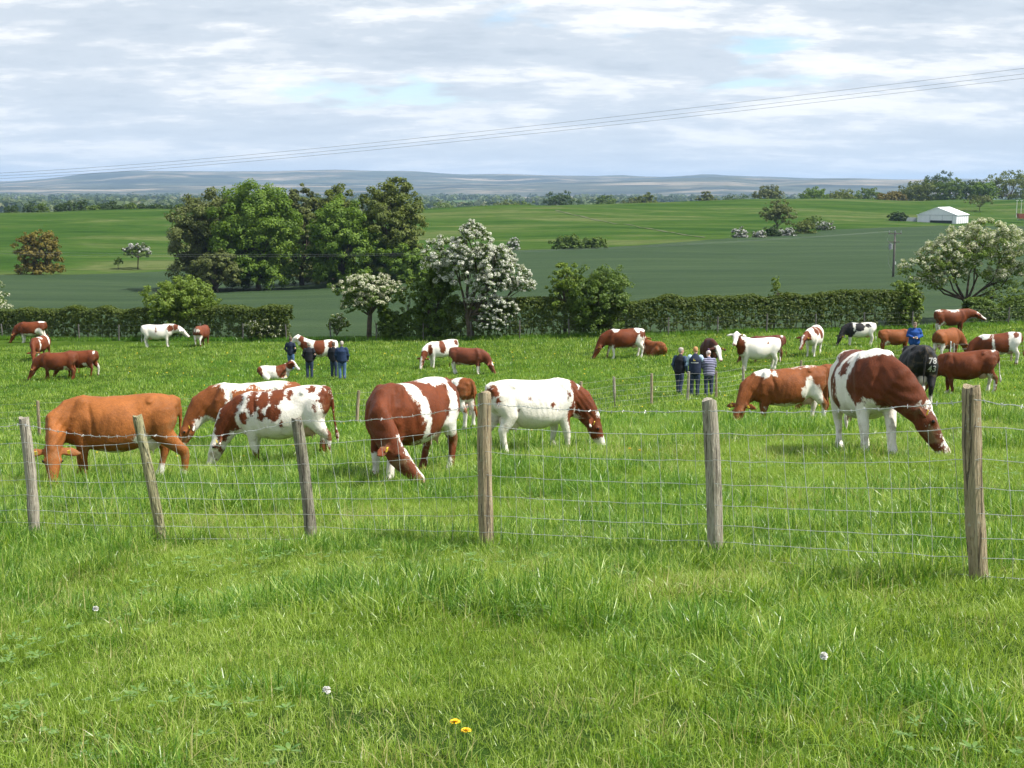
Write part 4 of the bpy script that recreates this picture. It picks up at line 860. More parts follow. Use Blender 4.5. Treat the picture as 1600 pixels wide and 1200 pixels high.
def sculpt(me):
    """hollows, ribs, folds and muscle lines pressed into the skin"""
    n = len(me.vertices); co = np.empty(n * 3, np.float32); me.vertices.foreach_get('co', co); co = co.reshape(-1, 3)
    nr = np.empty(n * 3, np.float32); me.vertices.foreach_get('normal', nr); nr = nr.reshape(-1, 3)
    x, y, z = co.T; ay = np.abs(y); g = lambda c, w, v: np.exp(-((v - c) / w) ** 2); side = np.clip((ay - 0.12) / 0.1, 0, 1)
    d = -0.040 * g(-0.27, 0.11, x) * g(1.20, 0.12, z) * side                                     # hollow before the hip
    d += -0.022 * g(-0.66, 0.07, x) * g(1.33, 0.07, z) * side                                     # between hip and pin bone
    ribs = np.sin((x + (z - 0.9) * 0.22) * 2 * math.pi / 0.105)
    d += 0.0028 * ribs * np.clip(1 - ((x - 0.13) / 0.36) ** 2, 0, 1) * np.clip(1 - ((z - 0.98) / 0.30) ** 2, 0, 1) * side
    d += -0.022 * g(0.40 + (z - 1) * 0.18, 0.04, x) * np.clip((z - 0.62) / 0.2, 0, 1) * np.clip((1.36 - z) / 0.2, 0, 1) * side   # behind the shoulder
    d += 0.012 * g(0.56, 0.05, x) * g(1.12, 0.2, z) * side                                         # ridge of the shoulder blade
    d += -0.020 * g(-0.40 - (z - 0.8) * 0.25, 0.045, x) * g(0.82, 0.16, z) * side                    # fold from flank to stifle
    d += -0.014 * g(-0.80, 0.05, x) * g(0.95, 0.2, z) * side                                        # thigh muscle line
    fold = np.sin((x * 0.8 + z * 0.55) * 2 * math.pi / 0.085); d += 0.0045 * fold * np.clip((x - 0.72) / 0.1, 0, 1) * np.clip((1.22 - x) / 0.1, 0, 1) * np.clip((z - 0.55) / 0.1, 0, 1)
    d += 0.010 * (vnoise(x * 9 + 3, z * 9 + y * 5, 12) - 0.5) + 0.014 * (vnoise(x * 4, z * 4 - y * 3, 13) - 0.5)
    co = co + nr * d[:, None]; me.vertices.foreach_set('co', co.astype(np.float32).ravel()); me.update()
SHAPES = {}
def cow_mesh(pose, voxel, **k):
    key = (pose, voxel, tuple(sorted(k.items())))
    if key not in SHAPES:
        mb, info = cow_shape(pose, detail=1.0 if voxel < 0.025 else 1.5, **k)
        me = remesh(mb, 'body', voxel, 7 if voxel < 0.025 else 4)
        if voxel < 0.03 and pose != 'lie': sculpt(me)
        SHAPES[key] = (me, info)
    me, info = SHAPES[key]
    return me.copy(), info
def coat(name, red, white, amp=0.05, scale=7.0, roan=0.0):
    t = NT(name); p = t.pos('obj')
    n = t.noise(p, scale, 6, 0.68); n2 = t.noise(p, 30, 4, 0.75, (1, 1, 0.6)); hair = t.noise(p, 130, 3, 0.7, (0.5, 1, 0.35)); fur = t.noise(p, 48, 4, 0.7, (0.6, 1, 0.5)); big = t.noise(p, 2.6, 4, 0.6); mud = t.noise(p, 5.5, 5, 0.65, None, 0.4, (4, 1, 7))
    e = t.math('ADD', t.attr('patch'), t.math('MULTIPLY', t.math('SUBTRACT', n, 0.5), amp * 4.4))
    e = t.math('ADD', e, t.math('MULTIPLY', t.math('SUBTRACT', n2, 0.5), amp * (2.4 + roan * 6)))
    e = t.math('ADD', e, t.math('MULTIPLY', t.math('SUBTRACT', hair, 0.5), 0.03))
    k = t.math('ADD', t.math('MULTIPLY', e, 32.0), 0.5, True)
    rc = t.mix(t.ramp(big, [(0.32, 0.0), (0.68, 1.0)]), tuple(c * 0.66 for c in red), tuple(min(1, c * 1.3) for c in red))
    rc = t.mix(t.ramp(fur, [(0.35, 0.45), (0.6, 0.0)]), rc, tuple(c * 0.5 for c in red))
    rc = t.mix(t.ramp(hair, [(0.5, 0.0), (0.75, 0.35)]), rc, tuple(min(1, c * 1.9) for c in red))
    wc = t.mix(t.ramp(big, [(0.4, 0.0), (0.75, 0.6)]), white, tuple(c * q for c, q in zip(white, (0.9, 0.84, 0.72))))
    wc = t.mix(t.ramp(hair, [(0.35, 0.3), (0.55, 0.0)]), wc, tuple(c * q for c, q in zip(white, (0.74, 0.70, 0.62))))
    c = t.mix(k, wc, rc)
    c = t.mix(t.math('MULTIPLY', t.ramp(mud, [(0.52, 0.0), (0.64, 0.55)]), t.attr('muddy')), c, (0.22, 0.16, 0.085))
    c = t.mix(t.math('MULTIPLY', t.attr('muzzle'), 1.0, True), c, (0.42, 0.26, 0.21)); c = t.mix(t.math('MULTIPLY', t.attr('hoof'), 1.0, True), c, (0.07, 0.055, 0.045))
    t.color(c); t.put(t.p.inputs['Roughness'], t.ramp(fur, [(0.3, 0.5), (0.7, 0.75)])); t.p.inputs['Specular IOR Level'].default_value = 0.2
    t.p.inputs['Sheen Weight'].default_value = 0.0
    t.bump(t.math('ADD', t.math('MULTIPLY', hair, 0.35), fur), 0.55, 0.016)
    return t.m
EYE = plain('dark_eye', (0.01, 0.008, 0.007), 0.15, vary=0.0); TAGM = plain('yellow_ear_tag', (0.75, 0.55, 0.06), 0.4, vary=0.05)
UDDER = plain('udder_skin', (0.50, 0.33, 0.26), 0.6, vary=0.15); UDDER_W = plain('pale_udder_skin', (0.66, 0.58, 0.48), 0.6, vary=0.12); UDDER_B = plain('dark_udder_skin', (0.10, 0.08, 0.08), 0.6)
def paint(me, base, ops, info):
    """ops: ('r'|'w', x, z, rx, rz[, side]) projected blobs, or ('R'|'W', x, y, z, r) balls; later ones paint over earlier ones"""
    n = len(me.vertices); co = np.empty(n * 3, np.float32); me.vertices.foreach_get('co', co); co = co.reshape(-1, 3)
    f = np.full(n, 0.3 if base == 'r' else -0.3)
    for o in ops:
        if o[0] in 'rw':
            _, x, z, rx, rz = o[:5]; d = np.hypot((co[:, 0] - x) / rx, (co[:, 2] - z) / rz); g = (1 - d) * min(rx, rz)
            if len(o) > 5: g = np.minimum(g, co[:, 1] * o[5] + 0.05)
        elif o[0] in 'HF':                                               # head blaze / whole head by head coordinates
            q = co - np.array(info['poll']); a = q @ np.array(info['hd']) / HS; b = q @ np.array(info['nrm']) / HS; c = np.abs(q @ np.array(info['side'])) / HS
            if o[0] == 'H': g = np.minimum.reduce([o[1] - c, b - 0.01, a + 0.06, 0.62 - a])          # blaze of half-width o[1]
            else: g = np.minimum.reduce([a - o[1], 0.3 - c, 0.3 - np.abs(b), o[2] - a])                # band across the head
            f = np.maximum(f, g) if o[3 if o[0] == 'F' else 2] == 'r' else np.minimum(f, -g); continue
        else:
            _, x, y, z, r = o; g = r - np.linalg.norm(co - np.array([x, y, z]), axis=1)
        f = np.maximum(f, g) if o[0] in 'rR' else np.minimum(f, -g)
    at = me.attributes.new('patch', 'FLOAT', 'POINT'); at.data.foreach_set('value', f.astype(np.float32))
    mz = np.clip((0.085 - np.linalg.norm(co - np.array(info['muzzle'] + info['hd'] * 0.03), axis=1)) * 40, 0, 1)
    at = me.attributes.new('muzzle', 'FLOAT', 'POINT'); at.data.foreach_set('value', mz.astype(np.float32))
    md = np.clip((0.85 - co[:, 2]) * 2.5, 0, 1) + np.clip((-0.55 - co[:, 0]) * 2.5, 0, 0.7)
    at = me.attributes.new('muddy', 'FLOAT', 'POINT'); at.data.foreach_set('value', np.clip(md, 0, 1).astype(np.float32))
    hf = np.clip((0.065 - co[:, 2]) * 50, 0, 1) * (0 if info['dz'] < 0 else 1)
    at = me.attributes.new('hoof', 'FLOAT', 'POINT'); at.data.foreach_set('value', hf.astype(np.float32))
RED = (0.145, 0.036, 0.011); DARKRED = (0.06, 0.018, 0.009); ORANGE = (0.30, 0.103, 0.026); CHEST = (0.215, 0.066, 0.018); BLACK = (0.018, 0.017, 0.018)
WHT = (0.78, 0.75, 0.69)
def cow(label, u, v, hpx, heading, pose='graze', red=RED, base='r', ops=(), voxel=0.044, tags=True, udder=UDDER, group='cattle grazing in the field', amp=0.05, scale=7.0, roan=0.0, hip=1.43, Y=None, name='cow', **k):
    p = P(u, v); sink = (0.10 if pose != 'lie' else 0.03) / mpp(p.y); p = P(u, v + sink); hpx = hpx + sink      # the photographed foot line is where the legs enter the grass
    s = hpx * mpp(p.y) / hip; s = min(max(s, 0.8), 1.22)
    me, info = cow_mesh(pose, voxel, **k); paint(me, base, ops, info)
    COWS.append(label); me.materials.append(coat('coat_%02d' % len(COWS), red, WHT, amp, scale, roan))
    a = math.radians(heading); hx, hy = math.cos(a), math.sin(a)
    zf = gz(p.x + 0.6 * hx, p.y + 0.6 * hy); zr = gz(p.x - 0.65 * hx, p.y - 0.65 * hy); pit = math.atan2(zf - zr, 1.25)
    e = tag(empty(name, (p.x, p.y, (zf + zr) / 2 - 0.03), 0, s), label, 'cow', group); e.rotation_euler = (0, -pit, a)
    bd = obj('body', me, e)
    big = voxel < 0.025
    for q in info['eyes']:
        m = MB(); m.ball((0, 0, 0), 0.023 if big else 0.028, 8, 6); m.build('eye', EYE, bd, True, loc=q)
    if tags:
        for q in (info['ear'] if big else info['ear'][:1]):
            m = MB(); m.box((-0.006, -0.025, -0.03), (0.006, 0.025, 0.03)); t = m.build('ear_tag', TAGM, bd, loc=q + info['nrm'] * 0.025); t.rotation_euler = (0.2, 0.3, math.atan2(info['hd'].y, info['hd'].x))
    if udder and pose != 'lie':
        m = MB(); m.ball((-0.43, 0, 0.66), (0.23, 0.165, 0.17), 16, 10)
        for sx in (-0.52, -0.36):
            for sy in (-0.08, 0.08): m.tube([(sx, sy, 0.54), (sx, sy * 1.1, 0.45)], [0.024, 0.016], n=8)
        obj('udder', remesh(m, 'udder', 0.02 if big else 0.05, 4, udder), e)
    return e
COWS = []
V1 = 0.0205
# near row, by their places in the photograph
cow('plain orange-red cow with white udder, its face turned to the camera', 188, 741, 131, 193, red=ORANGE, voxel=V1, nyaw=0.95, hyaw=0.7, step=(0.03, -0.33, 0.03, -0.06), udder=UDDER_W, tail=-0.05,
    ops=[('w', -0.62, 0.05, 0.16, 0.2), ('w', -0.9, 0.05, 0.25, 0.16), ('W', -0.95, -0.05, 0.42, 0.13), ('w', -0.35, 0.72, 0.12, 0.10), ('w', 0.1, 0.5, 0.25, 0.05)])
cow('red cow with a white-splashed back, half hidden behind the white cow with red patches', 396, 698, 106, 190, red=CHEST, voxel=V1, nyaw=0.15, step=(0, 0, 0.1, -0.1), roan=0.3,
    ops=[('w', 0.3, 1.42, 0.36, 0.14), ('w', 0.45, 1.15, 0.06, 0.2), ('w', -0.35, 1.4, 0.3, 0.14), ('w', -0.6, 0.6, 0.3, 0.6), ('w', 0.9, 0.62, 0.22, 0.14), ('W', 1.0, 0.0, 0.58, 0.2), ('r', 1.4, 0.5, 0.2, 0.3), ('w', 1.38, 0.2, 0.1, 0.06)])
cow('white cow with red patches over shoulder and ribs, a dark spot over its eye', 452, 714, 115, 174, base='w', voxel=V1, nyaw=0.12, hyaw=0.1, step=(0.07, -0.12, 0.06, -0.03), amp=0.06, scale=8,
    ops=[('r', 0.92, 1.02, 0.24, 0.30), ('r', 0.78, 1.22, 0.13, 0.2), ('r', 1.12, 0.78, 0.15, 0.22), ('w', 0.72, 0.95, 0.1, 0.24), ('r', 0.66, 0.98, 0.06, 0.12), ('r', 0.45, 1.22, 0.10, 0.22), ('r', 0.24, 1.24, 0.13, 0.15), ('r', 0.0, 1.3, 0.15, 0.16), ('r', 0.07, 1.02, 0.14, 0.15), ('r', 0.3, 1.0, 0.09, 0.1), ('r', -0.24, 1.3, 0.06, 0.09), ('r', -0.07, 0.82, 0.03, 0.05),
         ('r', -0.84, 1.26, 0.08, 0.18), ('r', -0.68, 1.1, 0.05, 0.1), ('r', -0.9, 1.0, 0.1, 0.7), ('r', -0.62, 1.36, 0.07, 0.06), ('r', -0.68, 0.25, 0.2, 0.13), ('r', 0.55, 0.2, 0.08, 0.16), ('F', 0.06, 0.2, 'w'), ('R', 1.245, 0.24, 0.48, 0.06), ('R', 1.28, 0.02, 0.48, 0.055), ('R', 1.27, 0.24, 0.17, 0.08), ('r', 1.2, 0.4, 0.05, 0.1)])
cow('dark red cow with a jagged white stripe behind the shoulder and a white blaze', 641, 735, 147, 238, voxel=V1, nyaw=0.8, hyaw=1.05, hpitch=0.42, step=(0.1, -0.1, 0.02, 0.1), fat=1.04,
    ops=[('w', 0.28, 1.28, 0.11, 0.16), ('w', 0.22, 1.05, 0.09, 0.2), ('w', 0.16, 0.78, 0.05, 0.3), ('w', -0.35, 1.4, 0.25, 0.06), ('w', -0.58, 1.0, 0.09, 0.5), ('w', -0.62, 0.75, 0.2, 0.2), ('w', -0.2, 0.55, 0.4, 0.1), ('w', 0.62, 0.2, 0.2, 0.22), ('r', 0.6, 0.08, 0.2, 0.06), ('w', -0.66, 0.15, 0.08, 0.12), ('H', 0.02, 'w')])
cow('red and white cow whose rump shows behind the dark red striped cow', 706, 664, 76, 140, red=CHEST, voxel=0.025, tags=False,
    ops=[('w', -0.45, 1.2, 0.14, 0.4), ('w', -0.6, 0.5, 0.3, 0.45), ('w', 0.2, 1.2, 0.3, 0.3), ('r', -0.85, 0.9, 0.12, 0.6)])
cow('almost all-white cow with brown neck and face, facing the thin fence', 830, 696, 113, 26, base='w', voxel=V1, nyaw=-0.35, hyaw=-0.2, hpitch=-0.3, step=(0.05, -0.1, 0.1, -0.05), udder=UDDER_W,
    ops=[('r', 1.0, 0.95, 0.22, 0.33), ('r', 0.8, 1.2, 0.08, 0.25), ('r', 1.2, 0.7, 0.2, 0.2), ('r', 0.7, 0.75, 0.09, 0.25), ('F', -0.1, 0.3, 'r'), ('F', 0.36, 0.6, 'w'), ('w', 1.3, 0.72, 0.1, 0.06), ('r', -0.84, 1.22, 0.08, 0.1), ('r', -0.8, 1.1, 0.04, 0.08), ('r', 0.22, 0.98, 0.03, 0.045), ('r', 0.62, 1.12, 0.03, 0.06), ('r', -0.2, 1.1, 0.025, 0.03), ('r', -0.4, 0.9, 0.02, 0.03), ('W', 1.25, -0.1, 0.4, 0.12)])
cow('chestnut cow with a white shoulder patch, grazing beyond the leaning end post', 1232, 657, 87, 184, red=CHEST, voxel=0.022, nyaw=0.3, hyaw=0.4, step=(0.04, -0.12, -0.04, 0.08), amp=0.045,
    ops=[('w', 0.62, 1.36, 0.17, 0.13), ('w', 0.36, 1.3, 0.05, 0.05), ('w', -0.2, 1.43, 0.24, 0.03), ('w', -0.44, 0.9, 0.12, 0.28), ('w', -0.55, 0.6, 0.22, 0.4), ('w', -0.3, 0.85, 0.08, 0.12), ('w', -0.65, 0.2, 0.25, 0.25), ('w', 0.1, 0.52, 0.4, 0.07), ('W', 1.37, 0.1, 0.56, 0.06)])
cow('big red and white cow with a white face stripe, close to the round end post', 1350, 698, 159, -91, voxel=V1, nyaw=0.85, hyaw=0.62, hpitch=0.05, base='w', step=(0.0, 0.05, 0.05, 0.2), red=(0.125, 0.031, 0.010), fat=1.05, amp=0.055, scale=6,
    ops=[('r', -0.1, 1.15, 0.2, 0.42), ('r', -0.28, 1.34, 0.16, 0.12), ('r', 0.12, 0.8, 0.1, 0.2), ('r', 0.3, 1.18, 0.09, 0.14), ('r', 0.86, 1.02, 0.36, 0.3), ('r', 0.62, 0.9, 0.2, 0.22), ('R', 1.0, 0.15, 0.85, 0.32), ('R', 1.15, 0.4, 0.6, 0.4), ('r', 1.4, 0.4, 0.5, 0.4), ('H', 0.05, 'w'), ('w', 0.6, 0.3, 0.3, 0.34), ('w', 0.42, 1.36, 0.2, 0.14), ('w', -0.62, 1.2, 0.14, 0.4)])
c7843 = cow('black cow seen from behind with 7843 freeze-branded in white on its rump', 1432, 630, 94, 82, red=BLACK, voxel=V1, tags=False, udder=UDDER_W, fat=1.02, tail=0.03, nyaw=0.3, ops=[('w', -0.95, 0.42, 0.1, 0.14), ('W', -0.62, -0.17, 0.25, 0.12)])
cow('plain red cow with white hind feet, to the far side of the black branded cow', 1514, 611, 65, 164, red=RED, voxel=0.025, step=(0.06, -0.1, 0.05, -0.08), ops=[('w', -0.62, 0.3, 0.16, 0.35), ('w', -0.95, 0.6, 0.05, 0.35), ('w', 0.6, 0.05, 0.15, 0.1), ('w', -0.8, 1.4, 0.06, 0.04)])
# further off, over the field
cow('red cow standing end-on near the white electric fence post', 1478, 558, 46, 42, red=CHEST, ops=[('w', -0.7, 0.5, 0.1, 0.3)], nyaw=-0.4)
cow('red and white cow with pale hindquarters grazing at the picture edge', 1562, 569, 50, 163, ops=[('w', -0.65, 1.0, 0.25, 0.9), ('r', -0.7, 1.3, 0.12, 0.12), ('w', 0.5, 1.35, 0.2, 0.14), ('w', 0.2, 1.0, 0.05, 0.25), ('w', 0.0, 0.5, 0.5, 0.12), ('H', 0.08, 'w')], nyaw=0.3)
cow('red cow with a white saddle standing with outstretched head under the spreading hawthorn', 1484, 519, 37, 5, pose='reach', ops=[('w', 0.1, 1.4, 0.35, 0.12), ('w', -0.8, 1.38, 0.2, 0.08), ('w', -0.6, 0.4, 0.3, 0.4), ('H', 0.06, 'w'), ('r', -0.7, 0.9, 0.2, 0.3)])
cow('plain red cow partly behind the person in the blue jacket', 1398, 549, 36, 2, red=CHEST, ops=[('w', -0.5, 0.6, 0.15, 0.2)])
cow('black and white cow, the only pied black one, near the hedge', 1343, 536, 34, 176, red=BLACK, base='w', hyaw=0.3, nyaw=0.3, ops=[('r', 0.75, 1.0, 0.45, 0.5), ('r', 0.1, 1.15, 0.3, 0.25), ('r', -0.4, 1.25, 0.2, 0.12), ('r', 1.3, 0.5, 0.3, 0.5), ('w', 0.4, 1.2, 0.06, 0.3)])
cow('white cow with red blotches on its ribs standing with lowered head facing the camera', 1271, 552, 44, 245, base='w', pose='low', nyaw=-0.2, hpitch=-0.5, ops=[('r', 0.1, 1.15, 0.25, 0.3), ('r', 0.55, 1.25, 0.2, 0.2), ('r', 1.5, 0.85, 0.45, 0.55), ('r', -0.3, 0.9, 0.1, 0.12), ('H', 0.03, 'w')])
cow('white cow with a red neck, head raised towards the camera', 1184, 576, 50, 188, pose='stand', base='w', nyaw=0.6, hyaw=0.5, udder=UDDER_W, ops=[('r', 0.85, 1.05, 0.2, 0.35), ('r', 0.95, 1.4, 0.13, 0.2), ('r', -0.3, 1.2, 0.05, 0.06), ('H', 0.09, 'w')])
cow('dark red cow mostly hidden behind the white cow with raised head', 1199, 563, 40, 170, red=(0.13, 0.035, 0.02), tags=False, ops=[('w', -0.75, 1.36, 0.05, 0.05)])
cow('dark brown cow with a white face behind the three people at the thin fence', 1108, 577, 50, 262, red=DARKRED, pose='low', nyaw=0.35, hpitch=-0.3, ops=[('w', 0.4, 1.38, 0.1, 0.08), ('w', 0.1, 1.36, 0.05, 0.05), ('H', 0.09, 'w'), ('w', 0, 0.45, 0.6, 0.12)])
cow('red cow lying in the grass beside the grazing red and white cow', 1022, 554, 24, 120, pose='lie', red=CHEST, hip=0.88, ops=[('H', 0.05, 'w')], nyaw=2.2)
cow('red and white cow with pale hindquarters grazing in front of the clipped hedge', 976, 556, 45, 186, ops=[('w', -0.7, 1.35, 0.25, 0.14), ('w', -0.7, 0.6, 0.25, 0.6), ('r', -0.75, 1.15, 0.1, 0.15), ('w', 0.45, 1.4, 0.18, 0.12), ('w', 0.6, 0.3, 0.15, 0.35), ('w', 0, 0.5, 0.5, 0.07)], step=(0, -0.1, 0.2, -0.05))
cow('white cow with red patches grazing behind the dark red cow', 692, 569, 39, 206, base='w', nyaw=0.3, hyaw=0.3, ops=[('r', 0.1, 1.1, 0.18, 0.35), ('r', 0.75, 1.0, 0.12, 0.3), ('r', 1.1, 0.75, 0.25, 0.25), ('r', -0.75, 1.25, 0.12, 0.15), ('r', 1.35, 0.4, 0.2, 0.3), ('H', 0.05, 'w')])
cow('dark red cow grazing with its white-fronted head low, in front of the red-patched white one', 730, 581, 40, -12, red=(0.15, 0.042, 0.02), ops=[('w', -0.65, 0.3, 0.2, 0.35), ('w', -0.2, 0.5, 0.35, 0.1), ('w', 0.6, 0.2, 0.12, 0.25), ('W', 1.35, 0, 0.62, 0.1)])
cow('white cow with a big red saddle standing behind the four men', 501, 568, 39, 182, pose='stand', base='w', hpitch=-0.1, ops=[('r', 0.0, 1.1, 0.3, 0.5), ('r', 0.85, 1.1, 0.25, 0.3), ('r', -0.6, 1.2, 0.15, 0.2), ('r', 0.95, 1.45, 0.15, 0.2), ('F', 0.05, 0.6, 'w')])
cow('red and white cow lying in the grass at the feet of the four men', 428, 591, 23, 10, pose='lie', hip=0.9, base='w', ops=[('r', 0.45, 0.6, 0.3, 0.5), ('r', -0.85, 0.5, 0.25, 0.4), ('r', 1.0, 0.9, 0.3, 0.3), ('H', 0.06, 'w')], nyaw=-0.5, hpitch=-0.2)
cow('red and white cow grazing against the hedge at the picture edge', 52, 533, 32, 182, ops=[('w', -0.5, 0.75, 0.25, 0.25), ('w', -0.65, 0.3, 0.2, 0.4), ('w', -0.7, 1.4, 0.2, 0.06), ('w', 0.2, 0.55, 0.5, 0.1), ('w', 0.6, 0.3, 0.12, 0.3)])
cow('red cow with a white-streaked back standing end-on behind the two grazing red cows', 64, 559, 35, 262, nyaw=0.35, ops=[('w', 0.2, 1.36, 0.1, 0.1), ('w', 0.5, 1.0, 0.05, 0.3), ('w', -0.5, 1.2, 0.1, 0.3), ('w', 0.6, 0.2, 0.2, 0.3)])
cow('red cow grazing at the head of the overlapping pair of red cows', 93, 590, 42, 186, red=RED, step=(0, 0, 0.08, -0.1), ops=[('w', -0.35, 0.6, 0.1, 0.12)])
cow('red cow overlapped by the grazing red cow, only its hindquarters clear', 128, 587, 40, 176, red=RED, tags=False, step=(-0.15, 0.1, 0, 0), ops=[('w', -0.3, 0.7, 0.1, 0.1), ('w', -0.9, 0.4, 0.1, 0.35), ('w', -0.75, 1.3, 0.06, 0.06)])
cow('off-white roan cow with red neck standing at the hedge beside the leafy bush', 247, 540, 34, 4, pose='low', base='w', roan=0.5, hpitch=-0.2, ops=[('r', 0.85, 1.15, 0.2, 0.2), ('r', 1.15, 1.2, 0.15, 0.2), ('r', 0.0, 1.1, 0.04, 0.2), ('H', 0.05, 'w')])
cow('red cow seen from behind, standing close to the hedge below the leafy bush', 316, 538, 31, 80, red=(0.16, 0.045, 0.02), udder=UDDER_W, ops=[('w', -0.9, 1.15, 0.06, 0.12), ('w', -0.7, 0.5, 0.25, 0.3)], nyaw=0.8)
cow('reddish cow almost wholly hidden behind the big red and white cow', 1322, 630, 68, 175, red=CHEST, tags=False, ops=[('w', -0.5, 0.6, 0.2, 0.3)])
# the freeze brand lies on the skin of the black cow
def brand(e):
    body = next(c for c in e.children if c.name.startswith('body')); me = body.data
    bv = BVHTree.FromPolygons([v.co.copy() for v in me.vertices], [tuple(p.vertices) for p in me.polygons])
    for row, txt in enumerate(('78', '43')):
        cu = bpy.data.curves.new('t', 'FONT'); cu.body = txt; cu.size = 0.185; cu.align_x = 'CENTER'; cu.offset = 0.003; cu.resolution_u = 3
        o = bpy.data.objects.new('t', cu); COL.objects.link(o); dg = bpy.context.evaluated_depsgraph_get()
        m = bpy.data.meshes.new_from_object(o.evaluated_get(dg)); bpy.data.objects.remove(o); bpy.data.curves.remove(cu)
        bm = bmesh.new(); bm.from_mesh(m); bmesh.ops.triangulate(bm, faces=bm.faces[:])
        for _ in range(2): bmesh.ops.subdivide_edges(bm, edges=[x for x in bm.edges if x.calc_length() > 0.02], cuts=1)
        for v in bm.verts:
            y = -0.165 - v.co.x; z = 1.02 - row * 0.175 + v.co.y
            hit = bv.ray_cast(Vector((-2, y, z)), Vector((1, 0, 0)))[0]
            v.co = (hit.x - 0.006 if hit else -0.8, y, z)
        bm.to_mesh(m); bm.free(); m.materials.clear(); m.materials.append(BRANDM); m.name = 'brand_number'
        obj('brand_number', m, body)
BRANDM = plain('white_brand_hair', (0.52, 0.51, 0.50), 0.7, vary=0.1)
brand(c7843)
# ------------------------------------------------------------------ grass: nobody could count it
def grass_mat(name, lo, mid, hi, trans):
    t = NT(name); p = t.pos()
    n = t.noise(p, 0.8, 4, 0.6); n2 = t.noise(p, 5.0, 3, 0.6); big = t.noise(p, 0.06, 4, 0.6)
    r = t.N.new('ShaderNodeObjectInfo').outputs['Random']
    k = t.math('ADD', t.math('ADD', t.math('MULTIPLY', n, 0.45), t.math('MULTIPLY', n2, 0.3)), t.math('MULTIPLY', t.attr('rnd'), 0.5))
    c = t.ramp(k, [(0.42, lo), (0.62, mid), (0.85, hi)])
    c = t.mix(t.ramp(big, [(0.45, 0.0), (0.62, 0.5)]), c, tuple(a * b for a, b in zip(mid, (0.72, 0.92, 0.9))))
    t.color(c); t.p.inputs['Roughness'].default_value = 0.36; t.p.inputs['Specular IOR Level'].default_value = 0.5
    t.translucent(t.mix(1.0, c, (1.5, 1.45, 0.8), 'MULTIPLY'), trans)
    return t.m
GR = grass_mat('pasture_grass', (0.118, 0.205, 0.017), (0.235, 0.365, 0.036), (0.44, 0.54, 0.155), 0.42)
GL = grass_mat('lush_grass', (0.045, 0.125, 0.010), (0.10, 0.23, 0.018), (0.21, 0.35, 0.055), 0.40)
GS = grass_mat('straw_grass', (0.24, 0.24, 0.07), (0.36, 0.34, 0.13), (0.5, 0.47, 0.24), 0.3)
def tuft(name, n, rad, h, w, lean, mat, seed, segs=3):
    rng = np.random.default_rng(seed); V, Fq, T = [], [], []
    for i in range(n):
        a = rng.uniform(0, 2 * math.pi); q = rad * math.sqrt(rng.uniform(0, 1)); x, y = q * math.cos(a), q * math.sin(a)
        hh = rng.uniform(*h); ww = rng.uniform(*w); d = rng.uniform(0, 2 * math.pi); ln = abs(rng.normal()) * lean + 0.08
        dx, dy = math.cos(d), math.sin(d); f = rng.uniform(0, 2 * math.pi); sx, sy = math.cos(f), math.sin(f); t = rng.uniform(0, 1); b = len(V)
        for k in range(segs + 1):
            g = k / segs; wk = ww * (1 - g) ** 0.6 if k < segs else 0.0; o = hh * ln * g ** 1.8; z = hh * (g - 0.35 * ln * g * g) - 0.02
            if k < segs: V += [(x + dx * o - sx * wk, y + dy * o - sy * wk, z), (x + dx * o + sx * wk, y + dy * o + sy * wk, z)]; T += [t, t]
            else: V.append((x + dx * o, y + dy * o, z)); T.append(t)
        for k in range(segs):
            if k < segs - 1: Fq.append((b + 2*k, b + 2*k + 1, b + 2*k + 3, b + 2*k + 2))
            else: Fq.append((b + 2*k, b + 2*k + 1, b + 2*k + 2))
    return mesh_np(name, V, Fq, mat, attrs={'rnd': T})
